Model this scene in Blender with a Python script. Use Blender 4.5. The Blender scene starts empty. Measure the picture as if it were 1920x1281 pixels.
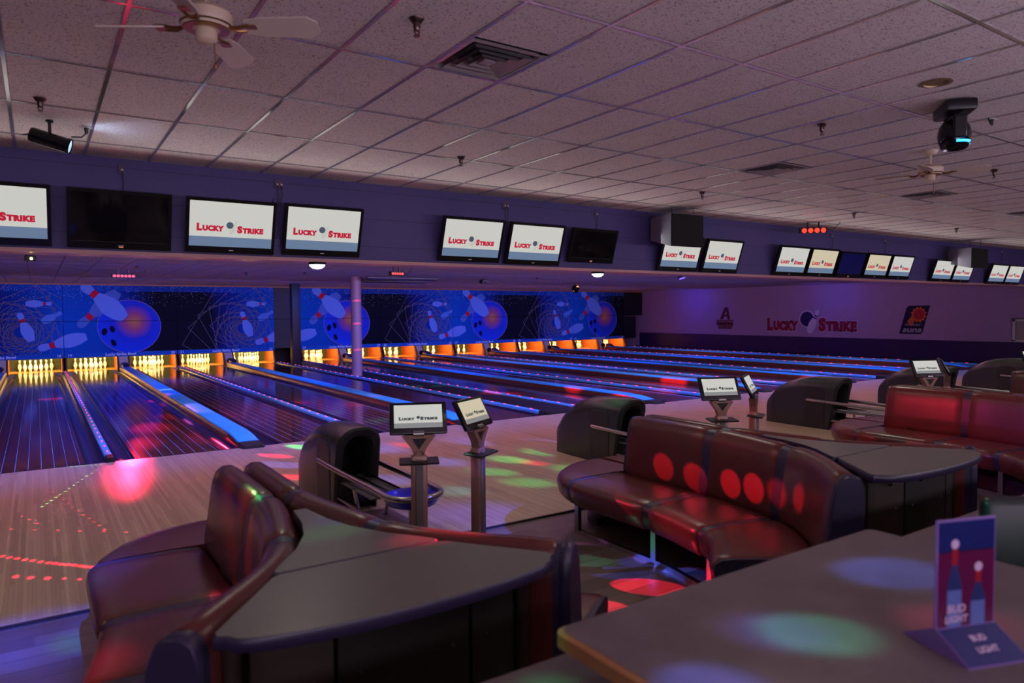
import bpy, bmesh, math, random
from mathutils import Vector, Matrix
random.seed(7)
R = math.radians
scene = bpy.context.scene
COL = scene.collection

# ------------------------------------------------------------------ camera
cam_data = bpy.data.cameras.new('camera')
cam = bpy.data.objects.new('camera', cam_data); COL.objects.link(cam)
CAM = Vector((0.0, -10.3722, 1.8715))
_y, _p, _r = R(33.8471), R(-2.3185), R(-0.4296)
_f = Vector((math.sin(_y)*math.cos(_p), math.cos(_y)*math.cos(_p), math.sin(_p)))
_rt = Vector((math.cos(_y), -math.sin(_y), 0)); _up = _rt.cross(_f)
_rt2 = _rt*math.cos(_r) + _up*math.sin(_r); _up2 = -_rt*math.sin(_r) + _up*math.cos(_r)
cam.matrix_world = Matrix(((_rt2.x, _up2.x, -_f.x, CAM.x), (_rt2.y, _up2.y, -_f.y, CAM.y), (_rt2.z, _up2.z, -_f.z, CAM.z), (0, 0, 0, 1)))
cam_data.sensor_width = 36.0; cam_data.sensor_fit = 'HORIZONTAL'; cam_data.lens = 1327.04/1920*36
cam_data.clip_end = 200
cam_data.dof.use_dof = True; cam_data.dof.focus_distance = 11.0; cam_data.dof.aperture_fstop = 2.2
scene.camera = cam

# ------------------------------------------------------------------ world, exposure
scene.view_settings.view_transform = 'Standard'; scene.view_settings.look = 'None'
scene.view_settings.exposure = 0.0; scene.view_settings.gamma = 1.0
scene.view_settings.use_curve_mapping = False
w = bpy.data.worlds.new('world'); scene.world = w; w.use_nodes = True
w.node_tree.nodes['Background'].inputs[0].default_value = (0.5, 0.38, 0.6, 1)
w.node_tree.nodes['Background'].inputs[1].default_value = 0.02

# ------------------------------------------------------------------ room lamps and added fill lamps
PI4 = 4*math.pi
def aim(o, d):
    o.rotation_euler = Vector(d).to_track_quat('-Z', 'Y').to_euler()
def spot_lamp(name, loc, E, color, cone=150, blend=1.0, size=.12, d=(0, 0, -1)):
    """bare spot lamp, hidden from the camera; E = intensity in W/sr"""
    l = bpy.data.lights.new(name, 'SPOT'); l.energy = PI4*E; l.color = color
    l.spot_size = R(cone); l.spot_blend = blend; l.shadow_soft_size = size
    o = bpy.data.objects.new(name, l); COL.objects.link(o); o.location = loc; aim(o, d); o.visible_camera = False
    return o
def area_lamp(name, loc, d, sx, sy, power, color, spread=180):
    l = bpy.data.lights.new(name, 'AREA'); l.shape = 'RECTANGLE'; l.size = sx; l.size_y = sy
    l.energy = power; l.color = color; l.spread = R(spread)
    o = bpy.data.objects.new(name, l); COL.objects.link(o); o.location = loc; aim(o, d); o.visible_camera = False
    return o
MAUVE = (1.0, .98, .84)
WARM = (1.0, .80, .70)
# overhead fill added above the approach and the seating, without fixtures
for X, Y, E, c in ((-2.5, -4.2, 4.4, MAUVE), (1.8, -4.4, 3.8, MAUVE), (5.6, -4.4, 3.8, MAUVE), (9.6, -4.4, 4.2, MAUVE), (13.8, -4.2, 4.2, MAUVE), (18.5, -3.8, 5, MAUVE), (23.5, -3.5, 5, MAUVE),
                   (-2.5, -7.6, 3.4, WARM), (3.4, -8.0, 3.4, WARM), (9.4, -8.2, 3.2, WARM), (15.5, -8.2, 3.2, WARM), (1.2, -11.5, 3.4, WARM)):
    spot_lamp('overhead_fill_lamp', (X, Y, 3.52), E, c)
# unseen fill lamp added behind the camera to brighten the ceiling
area_lamp('ceiling_fill_lamp', (9.5, -12.2, 1.9), (0, .72, .7), 28, .6, 500, (.90, .76, 1.0))
# magenta fill lamps added over the lanes to tint their ceiling purple
for X, Y in ((4, 3.5), (14, 3.5), (23, 4), (4, 11), (14, 11), (23, 11)):
    spot_lamp('magenta_fill_lamp', (X, Y, 2.9), 22, (1.0, .30, .5), 125)
# added strip lamp boosting the light of the monitor screens
area_lamp('monitor_fill_lamp', (11.0, -1.99, 2.92), (0, -1, .05), 24, .45, 72, (.95, 1.0, .93), 180).visible_glossy = False
# pink cove strip behind the soffit, washing the lane ceiling
area_lamp('cove_strip_lamp', (7.0, -1.12, 2.60), (0, .86, .5), 27, .08, 760, (1.0, .52, .78), 170)
# ultraviolet strips hung across the lane ceiling, all washing towards the pins
UV = (.015, .13, 1.0)
area_lamp('ultraviolet_strip_lamp', (10.6, -.85, 2.72), (0, .62, -.78), 26.0, .06, 470, UV, 110)
area_lamp('ultraviolet_strip_lamp', (10.6, 6.2, 2.9), (0, .72, -.69), 26.0, .06, 470, UV, 110)
area_lamp('ultraviolet_strip_lamp', (10.6, 13.2, 2.9), (0, .93, -.35), 26.0, .06, 120, UV, 90)

def gobo(name, loc, beams):
    """a projector whose beams are real directions from the fixture: (target, radius, colour, irradiance, softness)"""
    l = bpy.data.lights.new(name, 'POINT'); l.energy = PI4*GK; l.shadow_soft_size = .004; l.use_nodes = True
    o = bpy.data.objects.new(name, l); COL.objects.link(o); o.location = loc; o.visible_camera = False
    nt = l.node_tree; em = nt.nodes['Emission']; tc = nt.nodes.new('ShaderNodeNewGeometry')
    acc = None; L0 = Vector(loc)
    for tgt, rad, colr, E, soft in beams:
        v = Vector(tgt)-L0; d = v.length; v.normalize()
        ds = nt.nodes.new('ShaderNodeVectorMath'); ds.operation = 'DISTANCE'
        nt.links.new(tc.outputs['Incoming'], ds.inputs[0]); ds.inputs[1].default_value = v*GSIGN
        mr = nt.nodes.new('ShaderNodeMapRange'); mr.interpolation_type = 'SMOOTHSTEP'
        nt.links.new(ds.outputs['Value'], mr.inputs['Value'])
        a = rad/d
        mr.inputs['From Min'].default_value = a*(1+soft); mr.inputs['From Max'].default_value = a*(1-soft)
        ma = nt.nodes.new('ShaderNodeVectorMath'); ma.operation = 'MULTIPLY_ADD'
        nt.links.new(mr.outputs['Result'], ma.inputs[0])
        k = E*d*d/GK
        ma.inputs[1].default_value = (colr[0]*k, colr[1]*k, colr[2]*k)
        if acc is None: ma.inputs[2].default_value = (0, 0, 0)
        else: nt.links.new(acc, ma.inputs[2])
        acc = ma.outputs['Vector']
    nt.links.new(acc, em.inputs['Color']); em.inputs['Strength'].default_value = 1.0
    return o
GSIGN = 1.0; GK = 90.0

# ------------------------------------------------------------------ materials
def srgb(r, g, b):
    def c(u):
        u /= 255.0
        return u/12.92 if u <= .04045 else ((u+.055)/1.055)**2.4
    return (c(r), c(g), c(b), 1.0)
MATS = {}
def mat(name, col, rough=.5, metal=0.0, spec=.5, noise=0.0, nscale=8.0, bump=0.0, bscale=60.0, coat=0.0, emit=None, estr=0.0, aniso=None):
    if name in MATS: return MATS[name]
    m = bpy.data.materials.new(name); m.use_nodes = True; nt = m.node_tree
    b = nt.nodes['Principled BSDF']
    col = tuple(col[:3])+(1.0,)
    b.inputs['Base Color'].default_value = col; b.inputs['Roughness'].default_value = rough
    b.inputs['Metallic'].default_value = metal; b.inputs['Specular IOR Level'].default_value = spec
    if coat: b.inputs['Coat Weight'].default_value = coat; b.inputs['Coat Roughness'].default_value = .08
    if emit is not None:
        b.inputs['Emission Color'].default_value = tuple(emit[:3])+(1.0,); b.inputs['Emission Strength'].default_value = estr
    tc = nt.nodes.new('ShaderNodeTexCoord')
    if noise:
        n = nt.nodes.new('ShaderNodeTexNoise'); n.inputs['Scale'].default_value = nscale; n.inputs['Detail'].default_value = 4
        nt.links.new(tc.outputs['Object'], n.inputs['Vector'])
        mx = nt.nodes.new('ShaderNodeMix'); mx.data_type = 'RGBA'
        mx.inputs['A'].default_value = tuple(c*(1-noise) for c in col[:3])+(1,); mx.inputs['B'].default_value = tuple(min(1, c*(1+noise)) for c in col[:3])+(1,)
        nt.links.new(n.outputs['Fac'], mx.inputs['Factor']); nt.links.new(mx.outputs['Result'], b.inputs['Base Color'])
    if bump:
        n2 = nt.nodes.new('ShaderNodeTexNoise'); n2.inputs['Scale'].default_value = bscale; n2.inputs['Detail'].default_value = 3
        nt.links.new(tc.outputs['Object'], n2.inputs['Vector'])
        bp = nt.nodes.new('ShaderNodeBump'); bp.inputs['Strength'].default_value = bump; bp.inputs['Distance'].default_value = .01
        nt.links.new(n2.outputs['Fac'], bp.inputs['Height']); nt.links.new(bp.outputs['Normal'], b.inputs['Normal'])
    if emit is not None and 'screen_white' not in name and 'screen_warm' not in name: m.cycles.emission_sampling = 'NONE'
    MATS[name] = m
    return m
def nodes_of(m):
    return m.node_tree, m.node_tree.nodes['Principled BSDF']
def mathn(nt, op, a, b=None, c=None):
    n = nt.nodes.new('ShaderNodeMath'); n.operation = op
    for i, x in enumerate((a, b, c)):
        if x is None: continue
        if isinstance(x, (int, float)): n.inputs[i].default_value = x
        else: nt.links.new(x, n.inputs[i])
    return n.outputs[0]
def sep(nt, sock):
    s = nt.nodes.new('ShaderNodeSeparateXYZ'); nt.links.new(sock, s.inputs[0]); return s.outputs
def ramp(nt, fac, stops, interp='LINEAR'):
    r = nt.nodes.new('ShaderNodeValToRGB'); r.color_ramp.interpolation = interp
    e = r.color_ramp.elements
    while len(e) > 1: e.remove(e[-1])
    e[0].position, e[0].color = stops[0][0], tuple(stops[0][1][:3])+(1,)
    for p, c in stops[1:]:
        k = e.new(p); k.color = tuple(c[:3])+(1,)
    nt.links.new(fac, r.inputs[0]); return r.outputs[0]
def mixc(nt, fac, a, b, mode='MIX'):
    mx = nt.nodes.new('ShaderNodeMix'); mx.data_type = 'RGBA'; mx.blend_type = mode
    for key, x in (('Factor', fac), ('A', a), ('B', b)):
        s = mx.inputs[key]
        if isinstance(x, (int, float)): s.default_value = x
        elif isinstance(x, tuple): s.default_value = tuple(x[:3])+(1,)
        else: nt.links.new(x, s)
    return mx.outputs['Result']

def strip_wood(name, dark, light, bw, axis, rough, lines=None, board_len=1.6, coat=0.0, spec=.5):
    """narrow boards of slightly different tone running along one axis"""
    m = mat(name, light, rough, coat=coat, spec=spec); nt, b = nodes_of(m)
    tc = nt.nodes.new('ShaderNodeTexCoord'); o = sep(nt, tc.outputs['Object'])
    across, along = (o[0], o[1]) if axis == 'y' else (o[1], o[0])
    k = mathn(nt, 'FLOOR', mathn(nt, 'DIVIDE', across, bw))
    wn = nt.nodes.new('ShaderNodeTexWhiteNoise'); wn.noise_dimensions = '2D'
    cx = nt.nodes.new('ShaderNodeCombineXYZ'); nt.links.new(k, cx.inputs[0])
    seg = mathn(nt, 'FLOOR', mathn(nt, 'ADD', mathn(nt, 'DIVIDE', along, board_len), mathn(nt, 'MULTIPLY', k, .377)))
    nt.links.new(seg, cx.inputs[1]); nt.links.new(cx.outputs[0], wn.inputs['Vector'])
    mp = nt.nodes.new('ShaderNodeMapping'); mp.inputs['Scale'].default_value = (60, 3, 1) if axis == 'y' else (3, 60, 1)
    nt.links.new(tc.outputs['Object'], mp.inputs[0])
    gn = nt.nodes.new('ShaderNodeTexNoise'); gn.inputs['Scale'].default_value = 1.0; gn.inputs['Detail'].default_value = 4
    nt.links.new(mp.outputs[0], gn.inputs['Vector'])
    fac = mathn(nt, 'ADD', mathn(nt, 'MULTIPLY', wn.outputs['Value'], .6), mathn(nt, 'MULTIPLY', gn.outputs['Fac'], .4))
    col = mixc(nt, fac, dark, light)
    fr = mathn(nt, 'FRACT', mathn(nt, 'DIVIDE', across, bw))
    edge = mathn(nt, 'LESS_THAN', fr, .05)
    col = mixc(nt, edge, col, tuple(c*.7 for c in dark[:3]))
    if lines:
        pitch, wd, lcol, off = lines
        fl = mathn(nt, 'FRACT', mathn(nt, 'ADD', mathn(nt, 'DIVIDE', across, pitch), off))
        col = mixc(nt, mathn(nt, 'LESS_THAN', fl, wd/pitch), col, lcol)
    nt.links.new(col, b.inputs['Base Color'])
    return m

# ------------------------------------------------------------------ mesh building
class MB:
    def __init__(s): s.v = []; s.f = []
    def add(s, vs, fs):
        n = len(s.v); s.v += [tuple(x) for x in vs]; s.f += [tuple(i+n for i in f) for f in fs]; return s
    def box(s, c, size, M=None):
        x, y, z = (k/2 for k in size)
        vs = [Vector((sx*x, sy*y, sz*z)) for sx in (-1, 1) for sy in (-1, 1) for sz in (-1, 1)]
        if M is not None: vs = [M @ q for q in vs]
        c = Vector(c)
        return s.add([q+c for q in vs], [(0, 1, 3, 2), (4, 6, 7, 5), (0, 4, 5, 1), (2, 3, 7, 6), (0, 2, 6, 4), (1, 5, 7, 3)])
    def bb(s, lo, hi):
        return s.box([(a+b)/2 for a, b in zip(lo, hi)], [b-a for a, b in zip(lo, hi)])
    def rbox(s, c, size, r, seg=2, M=None):
        bm = bmesh.new(); bmesh.ops.create_cube(bm, size=1.0)
        for v in bm.verts: v.co = Vector((v.co.x*size[0], v.co.y*size[1], v.co.z*size[2]))
        bmesh.ops.bevel(bm, geom=list(bm.edges), offset=r, segments=seg, profile=.5, affect='EDGES')
        bm.verts.ensure_lookup_table()
        c = Vector(c)
        vs = [((M @ v.co) if M is not None else v.co)+c for v in bm.verts]
        fs = [tuple(v.index for v in f.verts) for f in bm.faces]
        bm.free(); return s.add(vs, fs)
    def rings(s, rings, close=True, cap0=True, cap1=True):
        n = len(rings[0]); vs = [p for r in rings for p in r]; fs = []
        for i in range(len(rings)-1):
            for j in range(n if close else n-1):
                a = i*n+j; b = i*n+(j+1) % n
                fs.append((a, b, b+n, a+n))
        if cap0: fs.append(tuple(reversed(range(n))))
        if cap1: fs.append(tuple(range((len(rings)-1)*n, len(rings)*n)))
        return s.add(vs, fs)
    def cyl(s, p0, p1, r0, r1=None, n=12, cap=True):
        r1 = r0 if r1 is None else r1
        p0, p1 = Vector(p0), Vector(p1); d = (p1-p0).normalized()
        a = d.orthogonal().normalized(); b = d.cross(a)
        def ring(p, r): return [p+(a*math.cos(t)+b*math.sin(t))*r for t in (2*math.pi*k/n for k in range(n))]
        return s.rings([ring(p0, r0), ring(p1, r1)], True, cap, cap)
    def tube(s, pts, r, n=8, closed=False):
        pts = [Vector(p) for p in pts]; m = len(pts); rings = []
        ref = None
        for i, p in enumerate(pts):
            if closed: d = pts[(i+1) % m]-pts[i-1]
            else: d = pts[min(i+1, m-1)]-pts[max(i-1, 0)]
            d.normalize()
            if ref is None: a = d.orthogonal().normalized()
            else: a = (ref-d*ref.dot(d)).normalized()
            ref = a; b = d.cross(a)
            rr = r[i] if isinstance(r, (list, tuple)) else r
            rings.append([p+(a*math.cos(t)+b*math.sin(t))*rr for t in (2*math.pi*k/n for k in range(n))])
        if closed: rings.append(rings[0])
        return s.rings(rings, True, not closed, not closed)
    def lathe(s, prof, n=16, c=(0, 0, 0), M=None):
        c = Vector(c); rings = []
        for r, z in prof:
            ring = [Vector((r*math.cos(t), r*math.sin(t), z)) for t in (2*math.pi*k/n for k in range(n))]
            if M is not None: ring = [M @ q for q in ring]
            rings.append([q+c for q in ring])
        return s.rings(rings)
    def prism(s, poly, t0, t1, fn=None):
        """poly of 2D points extruded from t0 to t1; fn maps (a, b, t) to 3D"""
        fn = fn or (lambda a, b, t: (a, b, t)); n = len(poly)
        vs = [fn(a, b, t0) for a, b in poly]+[fn(a, b, t1) for a, b in poly]
        fs = [tuple(reversed(range(n))), tuple(range(n, 2*n))]+[(i, (i+1) % n, (i+1) % n+n, i+n) for i in range(n)]
        return s.add(vs, fs)
    def face(s, pts): return s.add(pts, [tuple(range(len(pts)))])
    def mirror_x(s):
        s.v = [(-x, y, z) for x, y, z in s.v]; s.f = [tuple(reversed(f)) for f in s.f]; return s
    def xf(s, M):
        s.v = [tuple(M @ Vector(p)) for p in s.v]; return s
    def mesh(s, name, m, smooth=40, fix=True):
        me = bpy.data.meshes.new(name); me.from_pydata(s.v, [], s.f); me.update()
        if fix:
            bm = bmesh.new(); bm.from_mesh(me); bmesh.ops.recalc_face_normals(bm, faces=bm.faces); bm.to_mesh(me); bm.free()
        if smooth:
            me.shade_smooth(); me.set_sharp_from_angle(angle=R(smooth))
        if m: me.materials.append(m)
        return me
    def build(s, name, m, parent=None, loc=(0, 0, 0), smooth=40, fix=True):
        return link(name, s.mesh(name, m, smooth, fix), parent, loc)
def link(name, data, parent=None, loc=(0, 0, 0), rot=None):
    o = bpy.data.objects.new(name, data); COL.objects.link(o)
    if parent: o.parent = parent
    o.location = loc
    if rot is not None: o.rotation_euler = rot
    return o
def tag(o, label=None, cat=None, group=None, kind=None):
    if label: o['label'] = label
    if cat: o['category'] = cat
    if group: o['group'] = group
    if kind: o['kind'] = kind
    return o
def thing(name, label, cat, loc=(0, 0, 0), rz=0.0, group=None):
    o = link(name, None, None, loc, (0, 0, rz)); o.empty_display_size = .1
    return tag(o, label, cat, group)
def struct(o, label=None): return tag(o, label, kind='structure')
def copy_tree(o, parent=None):
    c = o.copy(); COL.objects.link(c); c.parent = parent
    for ch in list(o.children): copy_tree(ch, c)
    return c

# text as mesh
def text_data(body, size, offset=0.0, extrude=0.0, align='LEFT', shear=0.0, spacing=1.0):
    cu = bpy.data.curves.new('lettering', 'FONT'); cu.body = body; cu.size = size; cu.offset = offset*size; cu.extrude = extrude
    cu.align_x = align; cu.shear = shear; cu.resolution_u = 3; cu.space_character = spacing
    o = bpy.data.objects.new('lettering', cu); COL.objects.link(o)
    dg = bpy.context.evaluated_depsgraph_get(); dg.update()
    me = bpy.data.meshes.new_from_object(o.evaluated_get(dg))
    vs = [tuple(v.co) for v in me.vertices]; fs = [tuple(p.vertices) for p in me.polygons]
    bpy.data.objects.remove(o); bpy.data.curves.remove(cu); bpy.data.meshes.remove(me)
    return vs, fs
_tc = {}
def chunky(word, x0, x1, y0, y1):
    """heavy small-caps lettering fitted into a rectangle: first letter full height, the rest lower"""
    if word not in _tc:
        a = text_data(word[0].upper(), 1.0, .075); b = text_data(word[1:].upper(), .74, .085, spacing=1.1)
        wa = max(v[0] for v in a[0]); vs = list(a[0]); n = len(vs)
        vs += [(v[0]+wa+.05, v[1], v[2]) for v in b[0]]; fs = list(a[1])+[tuple(i+n for i in f) for f in b[1]]
        _tc[word] = (vs, fs)
    vs, fs = _tc[word]
    lx, hx = min(v[0] for v in vs), max(v[0] for v in vs); ly, hy = min(v[1] for v in vs), max(v[1] for v in vs)
    return [(x0+(v[0]-lx)/(hx-lx)*(x1-x0), y0+(v[1]-ly)/(hy-ly)*(y1-y0)) for v in vs], fs
PIN2D = [(0, .0), (.015, .045), (.06, .078), (.12, .086), (.2, .07), (.27, .06), (.33, .07), (.45, .115), (.6, .155), (.7, .16), (.85, .135), (.97, .09), (1, .08)]
def pin_poly(head, base, ws=1.0, t0=0.0, t1=1.0):
    h, b = Vector(head), Vector(base); d = b-h; L = d.length; d.normalize(); nrm = Vector((-d.y, d.x))
    def half(t):
        for (a, wa), (c, wc) in zip(PIN2D, PIN2D[1:]):
            if a <= t <= c: return wa+(wc-wa)*(t-a)/(c-a)
        return 0
    ts = [t0]+[t for t, _ in PIN2D if t0 < t < t1]+[t1]
    up = [h+d*(t*L)+nrm*(half(t)*L*ws) for t in ts]; dn = [h+d*(t*L)-nrm*(half(t)*L*ws) for t in reversed(ts)]
    out = []
    for p in up+dn:
        if not out or (Vector(out[-1])-p).length > 1e-5: out.append((p.x, p.y))
    if (Vector(out[0])-Vector(out[-1])).length < 1e-5: out.pop()
    return out
def ellipse(cx, cy, rx, ry, n=24, rot=0.0):
    c, s_ = math.cos(rot), math.sin(rot)
    return [(cx+rx*math.cos(t)*c-ry*math.sin(t)*s_, cy+rx*math.cos(t)*s_+ry*math.sin(t)*c) for t in (2*math.pi*k/n for k in range(n))]
def clip(poly, x0, x1, y0, y1):
    for ax, lim, sg in ((0, x0, 1), (0, x1, -1), (1, y0, 1), (1, y1, -1)):
        out = []
        for i, p in enumerate(poly):
            q = poly[i-1]; ip, iq = (p[ax]-lim)*sg >= 0, (q[ax]-lim)*sg >= 0
            if ip != iq:
                t = (lim-q[ax])/(p[ax]-q[ax]); out.append((q[0]+(p[0]-q[0])*t, q[1]+(p[1]-q[1])*t))
            if ip: out.append(p)
        poly = out
        if len(poly) < 3: return []
    return poly

# ------------------------------------------------------------------ dimensions
S = 3.4931; N0 = .733; YM = 17.8587; ZC = 3.5759; ZS = 2.5427; YS = -1.5839; ZL = 2.98; XR = 27.55; YA = -5.1619
GAP0, GAP1 = N0+2*S, N0+2*S+1.0            # the column bay between lanes 22 and 23
def seam(k): return N0+k*S+(1.0 if k >= 3 else 0.0)
LANES = {}                                    # lane number -> centre
for n in range(17, 33):
    pair = (n-17)//2                          # 17-18 -> 0, 19-20 -> 1 ...
    left = seam(pair-1) if pair != 3 else GAP1
    right = left+S
    LANES[n] = left+.81 if n % 2 else right-.81
WORDS = dict(zip(range(17, 33), 'seventeen eighteen nineteen twenty twenty-one twenty-two twenty-three twenty-four twenty-five twenty-six twenty-seven twenty-eight twenty-nine thirty thirty-one thirty-two'.split()))
RETURNS = {n: (LANES[n]+LANES[n+1])/2 for n in range(17, 33, 2)}
# ------------------------------------------------------------------ floors
m_maple = strip_wood('approach_maple', srgb(158, 130, 106), srgb(208, 183, 150), .0265, 'y', .28, board_len=2.2, spec=.38)
m_vinyl = strip_wood('concourse_vinyl', srgb(70, 58, 56), srgb(120, 100, 92), .15, 'x', .3, board_len=1.2)
m_lane = strip_wood('lane_boards', srgb(70, 32, 22), srgb(104, 56, 28), .0266, 'y', .09, lines=(.135, .005, srgb(120, 190, 255), .5), board_len=3.0, spec=.22)
m_dark = mat('dark_paint', srgb(26, 22, 26), .5)
m_purple = mat('soffit_purple_paint', srgb(84, 72, 134), .55, noise=.08, nscale=3, bump=.1, bscale=30)
nt, b = nodes_of(m_purple)          # faint horizontal panel joints
tc = nt.nodes.new('ShaderNodeTexCoord'); z = sep(nt, tc.outputs['Object'])[2]
jl = mathn(nt, 'LESS_THAN', mathn(nt, 'FRACT', mathn(nt, 'DIVIDE', mathn(nt, 'ADD', z, .13), .36)), .02)
old = b.inputs['Base Color'].links[0].from_socket
nt.links.new(mixc(nt, jl, old, srgb(56, 46, 92)), b.inputs['Base Color'])
m_lav = mat('wall_lavender_paint', srgb(170, 140, 178), .6, noise=.06, nscale=2, bump=.08, bscale=40)
m_wains = mat('wainscot_navy_paint', srgb(52, 38, 84), .4, noise=.1, nscale=2)
m_white = mat('white_enamel', srgb(205, 200, 200), .35)
m_black = mat('black_plastic', srgb(16, 15, 17), .38)
m_gloss = mat('gloss_black', srgb(10, 10, 13), .12)
m_steel = mat('brushed_steel', srgb(170, 165, 165), .28, metal=1.0)
m_chrome = mat('chrome', srgb(215, 215, 220), .1, metal=1.0)
m_brass = mat('aged_brass', srgb(150, 108, 70), .35, metal=1.0)
m_rubber = mat('rubber', srgb(20, 19, 20), .7)

struct(MB().bb((-7, -16, -.2), (XR, YA, -.012)).build('floor', m_vinyl), 'dark wood-look plank floor of the seating area')
struct(MB().bb((-7, YA, -.2), (XR, -.03, 0)).build('floor', m_maple), 'pale maple approach floor in front of the lanes')
struct(MB().bb((-7, YA-.022, -.012), (XR, YA, .003)).build('trim_1', mat('step_trim', srgb(70, 62, 66), .35, metal=.6)), 'thin dark metal strip along the approach edge')
struct(MB().bb((-7, -.03, -.2), (XR, 0, .001)).build('trim_2', mat('foul_line_black', srgb(24, 18, 22), .2)), 'black foul line strip at the head of the lanes')
struct(MB().bb((-7, 0, -.4), (XR, 19.8, -.11)).build('floor', m_dark), 'dark slab under the lanes')
struct(MB().bb((26.3, 0, -.11), (XR, YM+.3, .02)).build('floor', m_dark), 'dark walkway beside the last lane')
# ------------------------------------------------------------------ walls
struct(MB().bb((XR, -16, -.2), (XR+.2, 20, 3.8)).build('wall_right', m_lav), 'lavender side wall carrying the painted logos')
struct(MB().bb((XR-.02, -16, 0), (XR, YM+.2, .735)).build('trim_3', m_wains), 'dark navy wainscot along the side wall')
struct(MB().bb((XR-.03, -16, .72), (XR, YM+.2, .745)).build('trim_4', m_wains), 'narrow ledge on top of the navy wainscot')
struct(MB().bb((-7.2, -16, -.2), (-7, 20, 3.8)).build('wall_left', m_purple), 'purple side wall beyond the picture')
struct(MB().bb((-7.2, -16.2, -.2), (XR+.2, -16, 3.8)).build('wall_back', m_purple), 'purple wall behind the seating')
struct(MB().bb((-7.2, 19.8, -.2), (XR+.2, 20, 3.8)).build('wall_front', m_dark), 'dark wall behind the pin machines')
# soffit
so = struct(MB().bb((-7, YS, ZS), (XR, YS+.32, 3.8)).build('wall_soffit', m_purple), 'purple soffit carrying the monitors')
struct(MB().bb((-7, YS-.03, ZS-.012), (XR, YS+.33, ZS+.03)).build('trim_5', mat('soffit_lip_lit_tone', srgb(206, 150, 150), .3)), 'narrow lip under the purple soffit')  # pale pink colour stands in for the glow on the lip
# header above the masks
struct(MB().bb((-7, YM-.02, 2.925), (XR, YM+.1, ZL)).build('trim_6', mat('header_wood', srgb(170, 110, 60), .5)), 'wooden header strip above the picture panels')

# window with blinds in the side wall
wn = MB()
for lo, hi in (((XR-.05, -1.02, .78), (XR, -.94, 1.52)), ((XR-.05, .04, .78), (XR, .12, 1.52)), ((XR-.05, -1.02, 1.46), (XR, .12, 1.54)), ((XR-.05, -1.02, .76), (XR, .12, .82))): wn.bb(lo, hi)
wf = struct(wn.build('window_1', m_white), 'white framed window with vertical blinds')
for k in range(10):
    MB().box((XR-.02, -.88+k*.094, 1.14), (.008, .088, .64), Matrix.Rotation(R(18), 3, 'Z')).build('blind_slat', mat('blind_fabric', srgb(150, 140, 140), .7), wf)
MB().bb((XR-.06, -1.04, 1.53), (XR, .14, 1.56)).build('head_rail', m_dark, wf)

# ------------------------------------------------------------------ ceilings
TX, TY = .6038, 1.223; GX, GY = -.135, -4.7086
m_tile = mat('fissured_ceiling_tile', srgb(212, 196, 196), .85)
nt, b = nodes_of(m_tile)
tc = nt.nodes.new('ShaderNodeTexCoord')
geo = nt.nodes.new('ShaderNodeNewGeometry')
v1 = nt.nodes.new('ShaderNodeTexNoise'); v1.inputs['Scale'].default_value = 75; v1.inputs['Detail'].default_value = 2
nt.links.new(geo.outputs['Position'], v1.inputs['Vector'])
v2 = nt.nodes.new('ShaderNodeTexNoise'); v2.inputs['Scale'].default_value = 2.5
nt.links.new(geo.outputs['Position'], v2.inputs['Vector'])
c1 = ramp(nt, v1.outputs['Fac'], [(.33, srgb(120, 104, 104)), (.43, srgb(214, 198, 198))])
c2 = mixc(nt, mathn(nt, 'MULTIPLY', v2.outputs['Fac'], .3), c1, srgb(160, 144, 146))
nt.links.new(c2, b.inputs['Base Color'])
bp = nt.nodes.new('ShaderNodeBump'); bp.inputs['Strength'].default_value = .5; bp.inputs['Distance'].default_value = .004
nt.links.new(v1.outputs['Fac'], bp.inputs['Height']); nt.links.new(bp.outputs['Normal'], b.inputs['Normal'])
m_tbar = mat('t_bar_enamel', srgb(205, 198, 200), .12, metal=.8)

ceil = struct(MB().bb((-7, -16, ZC+.03), (XR, YS, 3.8)).build('ceiling', m_dark), 'suspended ceiling of fissured rectangular tiles')
VENTS = [(4, -6.55, -5.94), (12, -5.31, -4.70), (18, -5.31, -4.70), (24, -5.31, -4.70)]     # (column, y0, y1)
def in_view(p):
    v = Vector(p)-CAM; d = v.dot(_f)
    if d < .3: return None
    return v.dot(_rt2)/d*1327/960, v.dot(_up2)/d*1327/640, d
cells = []
i0, i1 = int((-7-GX)/TX), int((XR-GX)/TX)+1
for i in range(i0, i1):
    for j in range(-9, 3):
        x0 = GX+i*TX; y0 = GY+j*TY; y1 = min(y0+TY, YS)
        q = in_view((x0+TX/2, (y0+y1)/2, ZC))
        area = 0
        if q and abs(q[0]) < 1.08 and abs(q[1]) < 1.12: area = 1/q[2]**3
        cells.append((area, i, j, x0, y0, y1))
cells.sort(key=lambda c: -c[0])
tm = {}
rest = MB(); count = 0
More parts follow.
